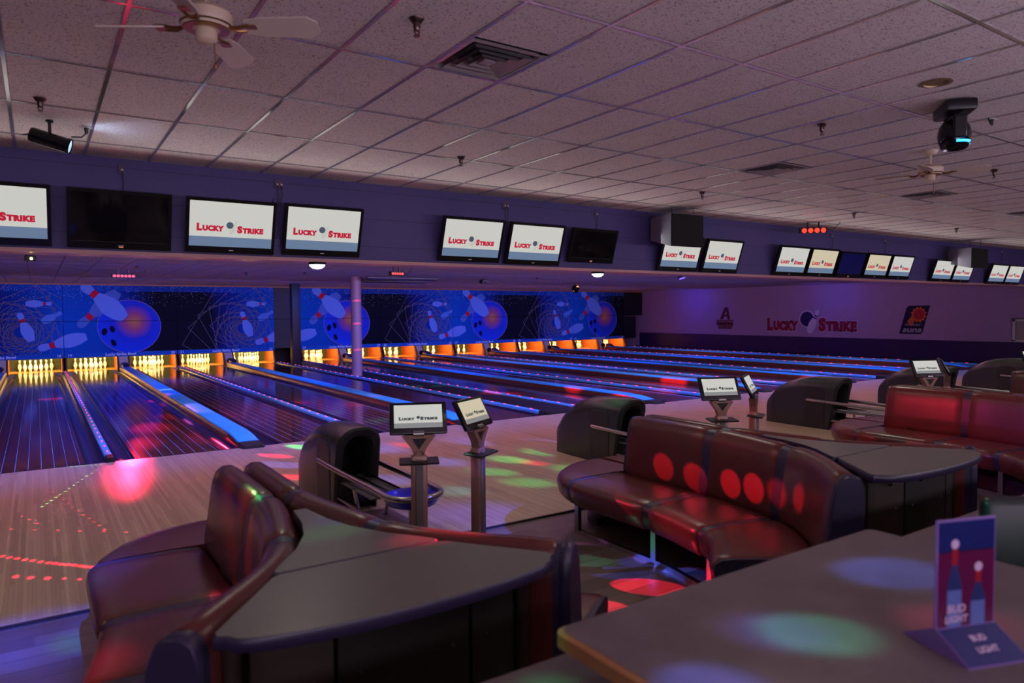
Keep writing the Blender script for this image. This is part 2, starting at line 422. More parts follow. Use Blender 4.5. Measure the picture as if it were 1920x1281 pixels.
for area, i, j, x0, y0, y1 in cells:
    vent = [v for v in VENTS if v[0] == i and v[1]+.3 > y0 and v[1]+.3 < y1]
    lo, hi = y0, y1
    if vent:
        if vent[0][1]-y0 < .1: lo = vent[0][2]
        else: hi = vent[0][1]
    L = round(hi-lo, 3)
    if L < .03: continue
    if area > 0 and count < 300:
        if L not in tm:
            t = MB(); hx, hy = TX/2-.005, L/2-.005
            t.rings([[(-hx, -hy, .03), (hx, -hy, .03), (hx, hy, .03), (-hx, hy, .03)], [(-hx, -hy, .008), (hx, -hy, .008), (hx, hy, .008), (-hx, hy, .008)],
                     [(-hx+.012, -hy+.012, .002), (hx-.012, -hy+.012, .002), (hx-.012, hy-.012, .002), (-hx+.012, hy-.012, .002)]])
            tm[L] = t.mesh('ceiling_tile', m_tile, 0)
        link('ceiling_tile', tm[L], ceil, (x0+TX/2, (lo+hi)/2, ZC)); count += 1
    else:
        rest.bb((x0+.006, lo+.006, ZC+.002), (x0+TX-.006, hi-.006, ZC+.03))
tag(rest.build('ceiling_tiles_beyond', m_tile, ceil, smooth=0), kind='stuff')
# T-bar grid: one runner per line, joined crosswise as one light metal grid
g = MB()
for i in range(i0, i1+1): g.bb((GX+i*TX-.012, -16, ZC-.004), (GX+i*TX+.012, YS, ZC+.004))
for j in range(-9, 3): g.bb((-7, GY+j*TY-.012, ZC-.0045), (XR, GY+j*TY+.012, ZC+.003))
g.bb((-7, YS-.02, ZC-.004), (XR, YS, ZC+.004))
tag(g.build('ceiling_grid', m_tbar, ceil, smooth=0), kind='stuff')

lc = struct(MB().bb((-7, YS+.32, ZL+.02), (XR, YM+.1, 3.7)).build('ceiling', m_dark), 'lower tiled ceiling over the lanes')
lt = MB()
for i in range(i0, i1):
    for j in range(16):
        x0 = GX+i*TX; y0 = YS+.32+j*TY; y1 = min(y0+TY, YM+.1)
        if y1-y0 > .05: lt.bb((x0+.008, y0+.008, ZL), (x0+TX-.008, y1-.008, ZL+.02))
tag(lt.build('ceiling_tiles_beyond', m_tile, lc, smooth=0), kind='stuff')

# ------------------------------------------------------------------ columns
cw = struct(MB().lathe([(.155, 0), (.155, ZL)], 24).build('column_1', mat('column_paint', srgb(150, 118, 128), .45), None, (7.93, 9.8, .02)), 'round pale column standing between the lanes')
struct(MB().rbox((0, 0, ZL/2), (.3, .3, ZL), .015).build('column_2', m_dark, None, (7.8, 15.4, .02)), 'square black column close to the pins')

# ------------------------------------------------------------------ lanes
m_gut = mat('gutter_dark', srgb(46, 34, 58), .18, noise=.2, nscale=4)
m_cap = mat('fluorescent_blue_cap', (.04, .5, 1.0), .3, spec=.3)
m_capside = mat('cap_side_copper', srgb(120, 72, 44), .22, metal=.5)
m_post = mat('divider_post_blue', (.12, .5, .95), .25)
m_deck = strip_wood('pin_deck_maple', srgb(150, 96, 50), srgb(206, 150, 84), .0266, 'y', .05, spec=.5)
def gutter_mesh():
    t = MB(); n = 8; prof = []
    for k in range(n+1):
        a = math.pi*k/n; prof.append((-.1175*math.cos(a), -.085*math.sin(a)-.004))
    out = [(.1175, -.105), (-.1175, -.105)]
    poly = prof+out
    t.prism(poly, 0, 17.4, lambda a, c, y: (a, y, c))
    return t.mesh('gutter', m_gut, 50)
gm = gutter_mesh()
bedm = MB().bb((-.527, 0, -.11), (.527, 17.4, 0)).mesh('lane_bed', m_lane, 0)
deckm = MB().bb((-.74, 17.405, -.11), (.74, 19.2, -.001)).mesh('pin_deck', m_deck, 0)
arrow = MB()
for k in range(7):
    x = (k-3)*.135; y = 4.6-abs(k-3)*.3
    arrow.prism([(x-.018, y-.08), (x+.018, y-.08), (x, y+.08)], .0005, .0015)
arrowm = arrow.mesh('aiming_arrows', mat('arrow_inlay', srgb(60, 30, 26), .1), 0)
for n, X in LANES.items():
    t = thing('bowling_lane', f'polished dark bowling lane running to the pins under mask number {WORDS[n]}', 'lane', (X, 0, 0), group='bowling lanes')
    link('lane_bed', bedm, t); link('aiming_arrows', arrowm, t)
    for sx in (-1, 1): link('gutter', gm, t, (sx*(.527+.1175), 0, 0))
# narrow dividers with rope lights
m_led = mat('red_led', (.8, .02, .06), .3, emit=(1.0, .02, .07), estr=6.0)
postm = MB()
postm.prism([(-.044, -.1), (.044, -.1), (.044, .035), (.03, .055), (-.03, .055), (-.044, .035)], .12, 17.5, lambda a, c, y: (a, y, c))
postm = postm.mesh('divider_post', m_post, 30)
led = MB()
for k in range(37):
    y = .5+k*.46
    for q in (-.03, 0, .03): led.box((0, y+q, .0575), (.012, .012, .006))
ledm = led.mesh('led_rope', m_led, 0)
endm = MB().prism([(-.05, -.1), (.05, -.1), (.05, .03), (.035, .062), (-.035, .062), (-.05, .03)], -.06, .2, lambda a, c, y: (a, y, c)).mesh('end_cap', m_rubber, 30)
dv = [(seam(0), 'between lanes eighteen and nineteen'), (seam(1), 'between lanes twenty and twenty-one'), (GAP0, 'beside lane twenty-two at the columns'), (GAP1, 'beside lane twenty-three at the columns'),
      (seam(3), 'between lanes twenty-four and twenty-five'), (seam(4), 'between lanes twenty-six and twenty-seven'), (seam(5), 'between lanes twenty-eight and twenty-nine'), (seam(6), 'between lanes thirty and thirty-one'), (26.2, 'along the side wall past lane thirty-two')]
for X, wh in dv:
    t = thing('lane_divider', f'slim blue lane divider dotted with red lights {wh}', 'divider', (X, 0, 0), group='slim lane dividers')
    link('divider_post', postm, t); link('end_cap', endm, t)
    tag(link('led_rope', ledm, t), kind='stuff')
struct(MB().bb((GAP0+.05, 0, -.11), (GAP1-.05, 17.5, .02)).build('floor', m_dark), 'dark strip of floor the columns stand on')
# wide ball-return tracks with blue covers
def track():
    body = MB(); top = MB(); nose = MB()
    body.prism([(-.172, -.1), (.172, -.1), (.172, .05), (.15, .10), (-.15, .10), (-.172, .05)], .75, 17.3, lambda a, c, y: (a, y, c))
    body.rings([[(-.172, .75, -.1), (.172, .75, -.1), (.172, .75, .05), (.15, .75, .10), (-.15, .75, .10), (-.172, .75, .05)],
                [(-.172, .02, -.1), (.172, .02, -.1), (.172, .02, .01), (.15, .02, .035), (-.15, .02, .035), (-.172, .02, .01)]])
    prof = [(-.146, .102), (.146, .102), (.138, .124), (.1, .134), (-.1, .134), (-.138, .124)]
    top.rings([[(a, 17.0, c) for a, c in prof], [(a, .8, c) for a, c in prof], [(a, .45, c-.022) for a, c in prof], [(a, .12, c-.066) for a, c in prof]])
    nose.rings([[(-.17, .14, 0), (.17, .14, 0), (.15, .14, .06), (-.15, .14, .06)], [(-.175, -.06, 0), (.175, -.06, 0), (.14, -.06, .055), (-.14, -.06, .055)],
                [(-.14, -.17, 0), (.14, -.17, 0), (.11, -.16, .03), (-.11, -.16, .03)]])
    hump = MB()
    hump.rings([[(-.1*c0, y, .1), (.1*c0, y, .1), (.1*c0, y, .1+.1*c1), (.05*c0, y, .1+.16*c1), (-.05*c0, y, .1+.16*c1), (-.1*c0, y, .1+.1*c1)] for y, c0, c1 in ((16.7, .5, .1), (16.85, .9, .6), (17.05, 1.1, 1), (17.25, 1.1, 1))])
    return (body.mesh('track_body', m_capside, 30), top.mesh('blue_cover', m_cap, 30), nose.mesh('nose', m_rubber, 30), hump.mesh('ball_door_hood', mat('ball_door_hood_plastic', srgb(52, 44, 70), .3), 40))
TRK = track()
for n, X in RETURNS.items():
    t = thing('ball_return_track', f'wide ball return track under a bright blue cover between lanes {WORDS[n]} and {WORDS[n+1]}', 'ball track', (X, 0, 0), group='blue covered ball tracks')
    for nm, me in zip(('track_body', 'blue_cover', 'nose', 'ball_door_hood'), TRK): link(nm, me, t)

# ------------------------------------------------------------------ pins and pin machines
pinprof = [(.0, .0), (.026, 0), (.029, .012), (.038, .05), (.053, .09), (.0605, .115), (.058, .145), (.05, .18), (.036, .22), (.026, .25), (.0228, .27), (.024, .295), (.029, .325), (.0323, .345), (.030, .362), (.02, .376), (.0, .381)]
m_pin = mat('pin_white', srgb(235, 232, 222), .18)
nt, b = nodes_of(m_pin); tc = nt.nodes.new('ShaderNodeTexCoord'); z = sep(nt, tc.outputs['Object'])[2]
st = mathn(nt, 'MULTIPLY', mathn(nt, 'GREATER_THAN', z, .262), mathn(nt, 'LESS_THAN', z, .282))
nt.links.new(mixc(nt, st, srgb(235, 232, 222), srgb(190, 40, 30)), b.inputs['Base Color'])
pinm = MB().lathe(pinprof[1:-1], 14).mesh('bowling_pin', m_pin, 60)
m_kick = mat('kickback_wood', srgb(128, 66, 28), .4, noise=.25, nscale=5)
m_kick2 = mat('kickback_pale', srgb(205, 190, 165), .4, noise=.1)
m_curt = mat('pit_curtain', srgb(40, 44, 24), .8)
kick = MB().prism([(17.62, 0), (19.3, 0), (19.3, 1.1), (17.95, 1.1), (17.88, .55)], -.02, .02, lambda y, c, x: (x, y, c)).mesh('kickback', m_kick, 0)
cur = MB()
for k in range(18):
    cur.box((-.72+k*.0847, 19.25+(.012 if k % 2 else 0), .5), (.082, .03, 1.1))
cur = cur.mesh('pit_curtain', m_curt, 0)
roofm = MB().bb((-.76, YM+.06, 1.1), (.76, 19.3, 1.14)).mesh('light_leak_cover', m_dark, 0)  # unseen cover added over the pit to stop light leaking
throat = MB()
throat.prism([(17.5, 0), (18.3, 0), (18.3, .95), (17.98, .95), (17.9, .5)], -.14, .14, lambda y, c, x: (x, y, c))
throat = throat.mesh('return_throat', m_kick2, 0)
hole = MB().cyl((0, 17.6, .16), (0, 17.52, .15), .1, .11, 14).mesh('ball_opening', m_black, 30)
PINC = {}
for n, X in LANES.items():
    t = thing('pin_machine', f'pin machine pit with wooden kickbacks behind lane {WORDS[n]}', 'pin machine', (X, 0, 0), group='pin machines')
    for sx in (-1, 1): link('kickback', kick, t, (sx*.76, 0, 0))
    link('pit_curtain', cur, t); link('light_leak_cover', roofm, t); link('pin_deck', deckm, t)
    warm = (1.0, .66, .16) if n < 23 else (1.0, .5, .12)
    area_lamp('pin_lamp', (X, 18.0, .98), (0, .3, -.95), 1.0, .06, 120, warm, 170)
    for row in range(4):
        for k in range(row+1):
            p = link('bowling_pin', pinm, None, (X+(k-row/2)*.3048, 18.288+row*.264, 0))
            tag(p, f'white bowling pin standing in the rack of lane {WORDS[n]}', 'bowling pin', f'pins racked on lane {WORDS[n]}')
for n, X in RETURNS.items():
    t = thing('return_throat', f'pale ball return throat between the pins of lanes {WORDS[n]} and {WORDS[n+1]}', 'ball return', (X, 0, 0), group='ball return throats')
    link('throat_panel', throat, t); link('ball_opening', hole, t)

# ------------------------------------------------------------------ picture panels above the pins
ZB, ZT, ZMID = .4516, 2.925, 1.69
def mural_base(name, stops):
    m = mat(name, (.02, .05, .3), .7, spec=.03); nt, b = nodes_of(m)
    tc = nt.nodes.new('ShaderNodeTexCoord'); o = sep(nt, tc.outputs['Object'])
    nz = nt.nodes.new('ShaderNodeTexNoise'); nz.inputs['Scale'].default_value = .9; nz.inputs['Detail'].default_value = 3
    nt.links.new(tc.outputs['Object'], nz.inputs['Vector'])
    u = mathn(nt, 'ADD', mathn(nt, 'DIVIDE', o[0], S), mathn(nt, 'MULTIPLY', mathn(nt, 'SUBTRACT', nz.outputs['Fac'], .5), .25))
    col = ramp(nt, u, stops)
    vo = nt.nodes.new('ShaderNodeTexVoronoi'); vo.inputs['Scale'].default_value = 22.0; nt.links.new(tc.outputs['Object'], vo.inputs['Vector'])
    star = mathn(nt, 'LESS_THAN', vo.outputs['Distance'], .17)
    vs = sep(nt, vo.outputs['Color'])
    thr = mathn(nt, 'MULTIPLY', mathn(nt, 'SUBTRACT', o[2], 2.05), 1.0)
    star = mathn(nt, 'MULTIPLY', star, mathn(nt, 'LESS_THAN', vs[0], thr))
    top = mathn(nt, 'GREATER_THAN', o[2], 2.72)
    col = mixc(nt, mathn(nt, 'MULTIPLY', top, .55), col, (.02, .1, .5))
    col = mixc(nt, star, col, (.8, .9, 1.0))
    nt.links.new(col, b.inputs['Base Color']); return m
BK = (.012, .012, .02)
m_webbg = mural_base('mural_web', [(0, BK), (.32, BK), (.5, (.01, .03, .22)), (.72, (.008, .07, .36)), (1, (.012, .12, .52))])
m_ballbg = mural_base('mural_ball', [(0, (.012, .12, .52)), (.3, (.01, .1, .45)), (.55, (.01, .04, .25)), (.78, BK), (1, BK)])
m_pp = mat('print_pin_white', (.2, .36, .8), .7, spec=.03); m_pd = mat('print_pin_dim', (.12, .3, .7), .7, spec=.03)
m_pp2 = mat('print_pin_shaded', (.11, .22, .56), .7, spec=.03); m_pr = mat('print_red', (.75, .02, .05), .7, spec=.03); m_hole = mat('print_dark', (.008, .008, .03), .7, spec=.03)
m_webl = mat('print_web_line', (.26, .2, .2), .7, spec=.03); m_band = mat('print_band', (.02, .13, .5), .7, spec=.03); m_txt = mat('print_text', (.75, .9, 1.0), .7, spec=.03)
m_pb = mat('print_ball', (.02, .04, .6), .7, spec=.03)
nt, b = nodes_of(m_pb); tc = nt.nodes.new('ShaderNodeTexCoord')
o = sep(nt, tc.outputs['Object'])
dx = mathn(nt, 'SUBTRACT', o[0], 2.12); dz = mathn(nt, 'SUBTRACT', o[2], 1.66)
rr = mathn(nt, 'SQRT', mathn(nt, 'ADD', mathn(nt, 'MULTIPLY', dx, dx), mathn(nt, 'MULTIPLY', dz, dz)))
nt.links.new(ramp(nt, rr, [(0, (.8, .3, .06)), (.28, (.5, .12, .2)), (.6, (.03, .06, .6)), (1, (.02, .08, .75))]), b.inputs['Base Color'])
m_pedge = mat('print_ball_edge', (.35, .2, .4), .7, spec=.03)

PINSP = [((-.30, 2.29), (-1.03, 2.29), 1.05), ((-1.22, 2.0), (-.9, 1.05), 1.1), ((-.73, .79), (.66, 1.17), 1.0), ((.42, 1.50), (1.64, 2.70), 1.0), ((.56, 2.96), (1.83, 1.78), 1.15)]
DIMP = [((-.03, 2.0), (-.6, 1.68), 1.3)]
rw = random.Random(3)
WEBL = []
cx, cz = -1.2, 1.35
for k in range(16):
    r_ = 2.2*.87**k; a = R(194.7-16.5*k)
    q = [(cx+r_*math.cos(a+i*math.pi/2), cz+r_*math.sin(a+i*math.pi/2)) for i in range(5)]
    WEBL.append(tuple(q))
    if k > 3:
        b2 = a+R(45); WEBL.append(tuple((cx+r_*.93*math.cos(b2+i*math.pi/2), cz+r_*.93*math.sin(b2+i*math.pi/2)) for i in range(5)))
def strip(p, q, wd):
    p, q = Vector(p), Vector(q); d = (q-p).normalized(); n_ = Vector((-d.y, d.x))*wd/2
    return [tuple(p+n_), tuple(q+n_), tuple(q-n_), tuple(p-n_)]
def polys_to(mb, polys, u0, x0, depth):
    """clip polygons (seam coordinates) to one panel pair; u0 = panel start in seam coordinates"""
    for po in polys:
        for z0, z1 in ((ZB, ZMID-.008), (ZMID+.008, ZT)):
            c = clip(po, u0+.01, u0+S-.01, z0, z1)
            if len(c) >= 3: mb.face([(a-u0, -depth, q) for a, q in c])
def panel(x0, kind, num_l, num_r, label):
    """one picture panel pair; kind 'web' ends at a seam, 'ball' starts at one"""
    u0 = -S if kind == 'web' else 0.0
    t = thing('masking_panel', label, 'picture panel', (x0, YM, 0), group='picture panels above the pins')
    bm_ = m_webbg if kind == 'web' else m_ballbg
    MB().bb((.006, 0, ZB), (S-.006, .03, ZMID-.008)).build('lower_board', bm_, t, smooth=0)
    MB().bb((.006, 0, ZMID+.008), (S-.006, .03, ZT)).build('upper_board', bm_, t, smooth=0)
    MB().bb((.02, .03, ZB+.1), (S-.02, .06, ZB+.16)).build('backing_rail', m_dark, t, smooth=0)
    def prt(name, m, polys, d):
        q = MB(); polys_to(q, polys, u0, x0, d)
        if q.v: q.build(name, m, t, smooth=0, fix=False)
    if kind == 'web':
        L = []
        for pl in WEBL:
            for p, q in zip(pl, pl[1:]): L.append(strip(p, q, .013))
        prt('printed_web', m_webl, L, .001)
    else:
        prt('printed_ball_edge', m_pedge, [ellipse(1.98, 1.50, 1.0, .94, 40)], .001)
        prt('printed_ball', m_pb, [ellipse(1.98, 1.50, .98, .92, 40)], .0015)
        for e_ in (ellipse(1.20, 1.32, .085, .13, 16, -.2), ellipse(1.44, 1.41, .075, .12, 16, .3), ellipse(1.47, .93, .075, .13, 16, .4)): prt('printed_finger_hole', m_hole, [e_], .002)
    prt('printed_dim_pin', m_pd, [pin_poly(*p) for p in DIMP], .002)
    prt('printed_band', m_band, [[(u0, ZB), (u0+S, ZB), (u0+S, .60), (u0, .60)]], .0025)
    for i, p in enumerate(PINSP):
        prt('printed_pin', m_pp2 if i == 3 else m_pp, [pin_poly(*p)], .003+.001*i)
        prt('printed_pin_stripe', m_pr, [pin_poly(p[0], p[1], p[2], .23, .34)], .0035+.001*i)
    def put(txt, xa, size, al):
        vs, fs = text_data(txt, size, .02, align=al, shear=.15)
        MB().add([(xa+v[0], -.009, .49+v[1]) for v in vs], fs).build('printed_lettering', m_txt, t, smooth=0, fix=False)
    put('Lucky Strike Bowl', 1.2, .13, 'LEFT')
    put(str(num_l), .09, .13, 'LEFT'); put(str(num_r), S-.09, .13, 'RIGHT')
    return t
panel(seam(-1), 'web', 17, 18, 'picture panel with web lines and small pins left of number eighteen')
panel(seam(0), 'ball', 19, 20, 'picture panel with a big blue ball above lanes nineteen and twenty')
panel(seam(1), 'web', 21, 22, 'dark web picture panel above lanes twenty-one and twenty-two')
panel(GAP1, 'ball', 23, 24, 'picture panel with a blue ball behind the pale column')
panel(seam(3), 'web', 25, 26, 'web picture panel above lanes twenty-five and twenty-six')
panel(seam(4), 'ball', 27, 28, 'picture panel with a blue ball above lanes twenty-seven and twenty-eight')
panel(seam(5), 'web', 29, 30, 'web picture panel above lanes twenty-nine and thirty')
panel(seam(6), 'ball', 31, 32, 'picture panel with a blue ball next to the side wall')
m_blk = mat('black_board', srgb(14, 12, 18), .5)
t = thing('blank_panel', 'plain black panel filling the column bay between the pictures', 'panel', (GAP0, YM, 0))
MB().bb((.01, .01, .55), (.99, .04, ZMID-.008)).build('lower_board', m_blk, t, smooth=0); MB().bb((.01, .01, ZMID+.008), (.99, .04, ZT)).build('upper_board', m_blk, t, smooth=0)
t = thing('blank_panel', 'plain black panel in the corner by the side wall', 'panel', (seam(6)+S, YM, 0))
MB().bb((.01, .01, .48), (.87, .04, ZMID-.06)).build('lower_board', m_blk, t, smooth=0); MB().bb((.01, 0, ZMID+.008), (1.34, .03, ZT)).build('upper_board', m_blk, t, smooth=0)
# ------------------------------------------------------------------ overhead monitors
def emis(name, col, st):
    return mat(name, (0.02, .02, .02), .3, emit=col, estr=st)
m_scr = emis('screen_white', (.86, .86, .80), .66)
m_scrw = emis('screen_warm', (.95, .84, .60), .62)
m_scrb = emis('screen_blue_band', (.20, .30, .48), .62)
m_scrg = emis('screen_grey_band', (.45, .46, .48), .5)
m_sred = emis('screen_red_letters', (.56, .008, .035), .85)
m_sdark = emis('screen_dark_letters', (.03, .06, .06), .5)
m_sball = emis('screen_ball', (.12, .16, .24), .5)
m_spin = emis('screen_pin', (.78, .79, .75), .64)
m_off = mat('screen_off', (.006, .006, .008), .06, spec=.6)
m_offb = mat('screen_off_blue_glow', (.006, .006, .012), .06, emit=(.02, .02, .35), estr=.12)  # dark screen whose material emits a faint even blue
m_bez = mat('monitor_bezel', srgb(18, 17, 18), .22)
m_wht = mat('outlet_white', srgb(190, 180, 180), .4)
def on_screen(mb_fn, sw, sh, y):
    return lambda p: ((p[0]-.5)*sw, y, (p[1]-.5)*sh)
def logo_parts(parent, sw, sh, y, red, ballm, pinm_, tx=(.085, .89), ty=(.32, .51), mid=.475):
    """'Lucky' ball-and-pin 'Strike' lettering in the plane y of the parent's screen"""
    f = lambda p: ((p[0]-.5)*sw, y, (p[1]-.5)*sh)
    for wd, x0, x1, y0, y1 in (('Lucky', tx[0], tx[0]+.40*(tx[1]-tx[0]), ty[0]+.02, ty[1]), ('Strike', tx[0]+.595*(tx[1]-tx[0]), tx[1], ty[0], ty[1]-.02)):
        vs, fs = chunky(wd, x0, x1, y0, y1); MB().add([f(v) for v in vs], fs).build('lettering', red, parent, smooth=0, fix=False)
    r = .043
    MB().face([f((mid+dx, ty[1]-.02+dy)) for dx, dy in ellipse(0, 0, r, r*sw/sh, 20)]).build('ball_emblem', ballm, parent, smooth=0, fix=False)
    asp = sw/sh
    pp = pin_poly((mid+.085, (ty[1]+.09)/asp), (mid+.01, (ty[0]-.03)/asp), 1.0)
    MB().face([((a-.5)*sw, y+.0004, (b_*asp-.5)*sh) for a, b_ in pp]).build('pin_emblem', pinm_, parent, smooth=0, fix=False)
def monitor(X, w_, h_, zb, on, label, warm=False, Yb=-1.66):
    t = thing('monitor', label, 'monitor', (X, Yb, zb), group='monitors along the soffit')
    t.rotation_euler = (R(18), 0, 0)
    bz = .035; bb_ = .075
    fr = MB()
    fr.rbox((0, .03, h_/2), (w_, .05, h_), .006, 1)
    body = fr.build('casing', m_bez, t)
    rim = MB()
    for lo, hi in (((-w_/2, -.004, 0), (w_/2, .006, bb_)), ((-w_/2, -.004, h_-bz), (w_/2, .006, h_)), ((-w_/2, -.004, bb_), (-w_/2+bz, .006, h_-bz)), ((w_/2-bz, -.004, bb_), (w_/2, .006, h_-bz))): rim.bb(lo, hi)
    rim.build('bezel', m_bez, t, smooth=0)
    MB().box((0, -.0045, .035), (.05, .002, .012)).build('badge', mat('badge_silver', srgb(200, 200, 210), .3), t, smooth=0)
    sw, sh = w_-2*bz, h_-bz-bb_
    sc = MB().box((0, .002, 0), (sw, .002, sh)).build('screen', (m_scrw if warm else m_scr) if on == 1 else (m_off if on == 0 else m_offb), t, (0, 0, bb_+sh/2), 0)
    if on == 1:
        MB().box((0, .0005, -sh*.39), (sw, .001, sh*.22)).build('screen_band', m_scrb, sc, smooth=0)
        logo_parts(sc, sw, sh, -.001, m_sred, m_sball, m_spin)
    else:
        MB().box((0, -.0048, .02), (.04, .001, .008)).build('standby_light', emis('standby_glow', (1, .2, .03), 1.2), t, smooth=0)
    mt = MB().rbox((0, .075, h_*.45), (.3, .05, .25), .005, 1)
    mt.build('wall_bracket', m_black, t)
    return t
TVS = [(-.34, .98, .625, 2.59, 1, 'lit monitor cut by the left picture edge'), (.775, .98, .625, 2.59, 0, 'dark switched-off monitor left of the lit pair'), (1.9, .98, .625, 2.59, 1, 'lit monitor right of the dark one, left of the white conduit'),
       (2.985, .98, .625, 2.60, 1, 'lit monitor just right of the white conduit'), (5.125, .99, .625, 2.6, 1, 'lit monitor with a wider gap on its left, first after the pale column'), (6.225, .99, .625, 2.59, 1, 'lit monitor beside the small dark one'),
       (7.36, .92, .54, 2.66, 0, 'small dark monitor left of the hanging black speaker'), (9.34, .97, .61, 2.58, 1, 'lit monitor half hidden behind the hanging black speaker'), (10.43, .97, .61, 2.58, 1, 'lit monitor right of the hanging black speaker'),
       (12.52, .97, .6, 2.575, 1, 'lit monitor under the red light bar, first of five in a row'), (13.55, .95, .59, 2.58, 1, 'lit warm monitor, second of five in a row'), (14.6, .95, .56, 2.58, 2, 'dark bluish monitor in the middle of five'),
       (15.64, .94, .56, 2.59, 1, 'lit warm monitor, fourth of five in a row'), (16.65, .94, .56, 2.59, 1, 'lit monitor, last of five in a row'), (18.65, .98, .55, 2.57, 1, 'lit monitor left of the small far speaker'),
       (19.68, .95, .55, 2.565, 1, 'lit monitor partly behind the small far speaker'), (21.66, .98, .555, 2.555, 1, 'lit monitor second from the right picture edge'), (22.68, .96, .555, 2.555, 1, 'lit monitor at the right picture edge')]
for i, (X, w_, h_, zb, on, lb) in enumerate(TVS): monitor(X, w_, h_, zb, on, lb, warm=i in (10, 12))

# outlets with plugs and cables on the soffit
def outlet(X, wh, two):
    t = thing('power_outlet', f'small power outlet with hanging cable {wh}', 'outlet', (X, YS, 3.46), group='outlets on the soffit')
    MB().rbox((0, -.006, 0), (.11 if two else .07, .012, .11), .003, 1).build('face_plate', mat('plate_purple', srgb(96, 76, 110), .5), t)
    for q in ((-.025, .025) if two else (0,)):
        MB().cyl((q, -.01, -.01), (q, -.045, -.015), .017, .014, 10).build('plug', m_wht, t)
        MB().tube([(q, -.04, -.02), (q, -.045, -.07), (q+.01, -.03, -.15), (q*.4, -.02, -.28)], .005, 6).build('cable', m_black, t)
for X, wh, two in ((.81, 'above the switched-off monitor', False), (2.49, 'on top of the white conduit', True), (5.79, 'between the two monitors past the pale column', True), (7.54, 'above the small dark monitor', False), (9.98, 'right of the hanging speaker', False),
                   (14.1, 'above the second of five monitors', False), (16.2, 'above the fourth of five monitors', False), (22.2, 'above the far pair of monitors', False)): outlet(X, wh, two)
t = thing('cable_conduit', 'pale conduit running down between two lit monitors', 'conduit', (2.44, YS, 2.6))
MB().rbox((0, -.012, .42), (.045, .024, .5), .004, 1).build('raceway', m_purple, t); MB().rbox((0, -.02, .15), (.09, .04, .1), .004, 1).build('junction_box', m_purple, t); MB().bb((-.06, -.03, -.02), (.06, 0, .1)).build('lower_duct', m_purple, t, smooth=0)
t = thing('cable_conduit', 'pale conduit between the two lit monitors past the pale column', 'conduit', (5.68, YS, 2.6))
MB().rbox((0, -.012, .3), (.045, .024, .6), .004, 1).build('raceway', m_purple, t); MB().rbox((0, -.02, .42), (.08, .04, .08), .004, 1).build('junction_box', m_purple, t)

# ------------------------------------------------------------------ scoring consoles
m_copper = mat('console_bronze', srgb(150, 112, 98), .38, metal=.35)
m_grey = mat('console_grey', srgb(110, 104, 106), .4, metal=.3)
def console(X, Y, face, label, warm=False):
    t = thing('scoring_console', label, 'scoring console', (X, Y, -.012), group='scoring consoles')
    t.rotation_euler = (0, 0, R(face))
    MB().rbox((0, 0, .012), (.22, .2, .024), .006, 1).build('foot_plate', m_black, t)
    pole = MB(); pole.rbox((0, 0, .40), (.125, .085, .80), .02, 2)
    pole.build('pole', m_copper, t)
    MB().rbox((0, -.045, .39), (.06, .02, .76), .006, 1).build('pole_trim', m_grey, t)
    y = MB()
    def arm(poly): y.prism(poly, -.035, .035, lambda a, c, d: (a, d, c))
    K = -.14
    arm([(-.036, .90+K), (.036, .90+K), (.036, .96+K), (0, .985+K), (-.036, .96+K)])
    arm([(-.036, .93+K), (0, .985+K), (-.075, 1.085+K), (-.125, 1.085+K), (-.055, .99+K)]); arm([(.036, .93+K), (.055, .99+K), (.125, 1.085+K), (.075, 1.085+K), (0, .985+K)])
    arm([(-.09, 1.07+K), (.09, 1.07+K), (.11, 1.095+K), (-.11, 1.095+K)])
    y.build('yoke', m_copper, t, smooth=0)
    MB().prism([(-.052, 1.066+K), (.052, 1.066+K), (0, .99+K)], -.02, .02, lambda a, c, d: (a, d, c)).build('yoke_inset', m_black, t, smooth=0)
    MB().cyl((-.04, -.01, 1.1+K), (.04, -.01, 1.1+K), .03, .03, 12).build('tilt_hinge', m_steel, t)
    MB().rbox((0, -.03, .755), (.30, .16, .016), .004, 1, Matrix.Rotation(R(6), 3, 'X')).build('drink_shelf', m_black, t)
    hd = thing('display', None, None); hd.parent = t; hd.location = (0, -.03, .965); hd.rotation_euler = (R(-28), 0, 0)
    w_, h_ = .44, .26
    M_ = MB(); M_.rbox((0, .015, h_/2), (w_, .035, h_), .012, 2); M_.build('display_casing', m_bez, hd)
    sw, sh = w_-.07, h_-.075
    sc = MB().box((0, -.0035, h_/2+.012), (sw, .002, sh)).build('display_screen', m_scrw if warm else m_scr, hd, smooth=0)
    f = lambda p: ((p[0]-.5)*sw, -.0055, h_/2+.012+(p[1]-.5)*sh)
    MB().face([f(p) for p in ((0, 0), (1, 0), (1, .2), (0, .2))]).build('display_band', m_scrg, hd, smooth=0, fix=False)
    for wd, x0, x1 in (('Lucky', .1, .43), ('Strike', .54, .9)):
        vs, fs = chunky(wd, x0, x1, .32, .47); MB().add([(f(v)[0], -.0062, f(v)[2]) for v in vs], fs).build('display_lettering', m_sdark, hd, smooth=0, fix=False)
    MB().face([(f((.5+dx, .44+dy))[0], -.0062, f((.5+dx, .44+dy))[2]) for dx, dy in ellipse(0, 0, .035, .062, 14)]).build('display_ball', m_sdark, hd, smooth=0, fix=False)
    asp = sw/sh
    MB().face([((a-.5)*sw, -.006, h_/2+.012+(c*asp-.5)*sh) for a, c in pin_poly((.545, .60/asp), (.485, .26/asp), .9)]).build('display_pin', m_spin, hd, smooth=0, fix=False)
    return t
CX = [2.41, 5.90, 10.2, 13.75]
nm = ['in front of the nearest ball return', 'behind the middle red bench', 'behind the far red bench', 'at the right picture edge']
for X, n_ in zip(CX, nm):
    console(X, -5.48, -24, f'scoring console facing the seats {n_}')
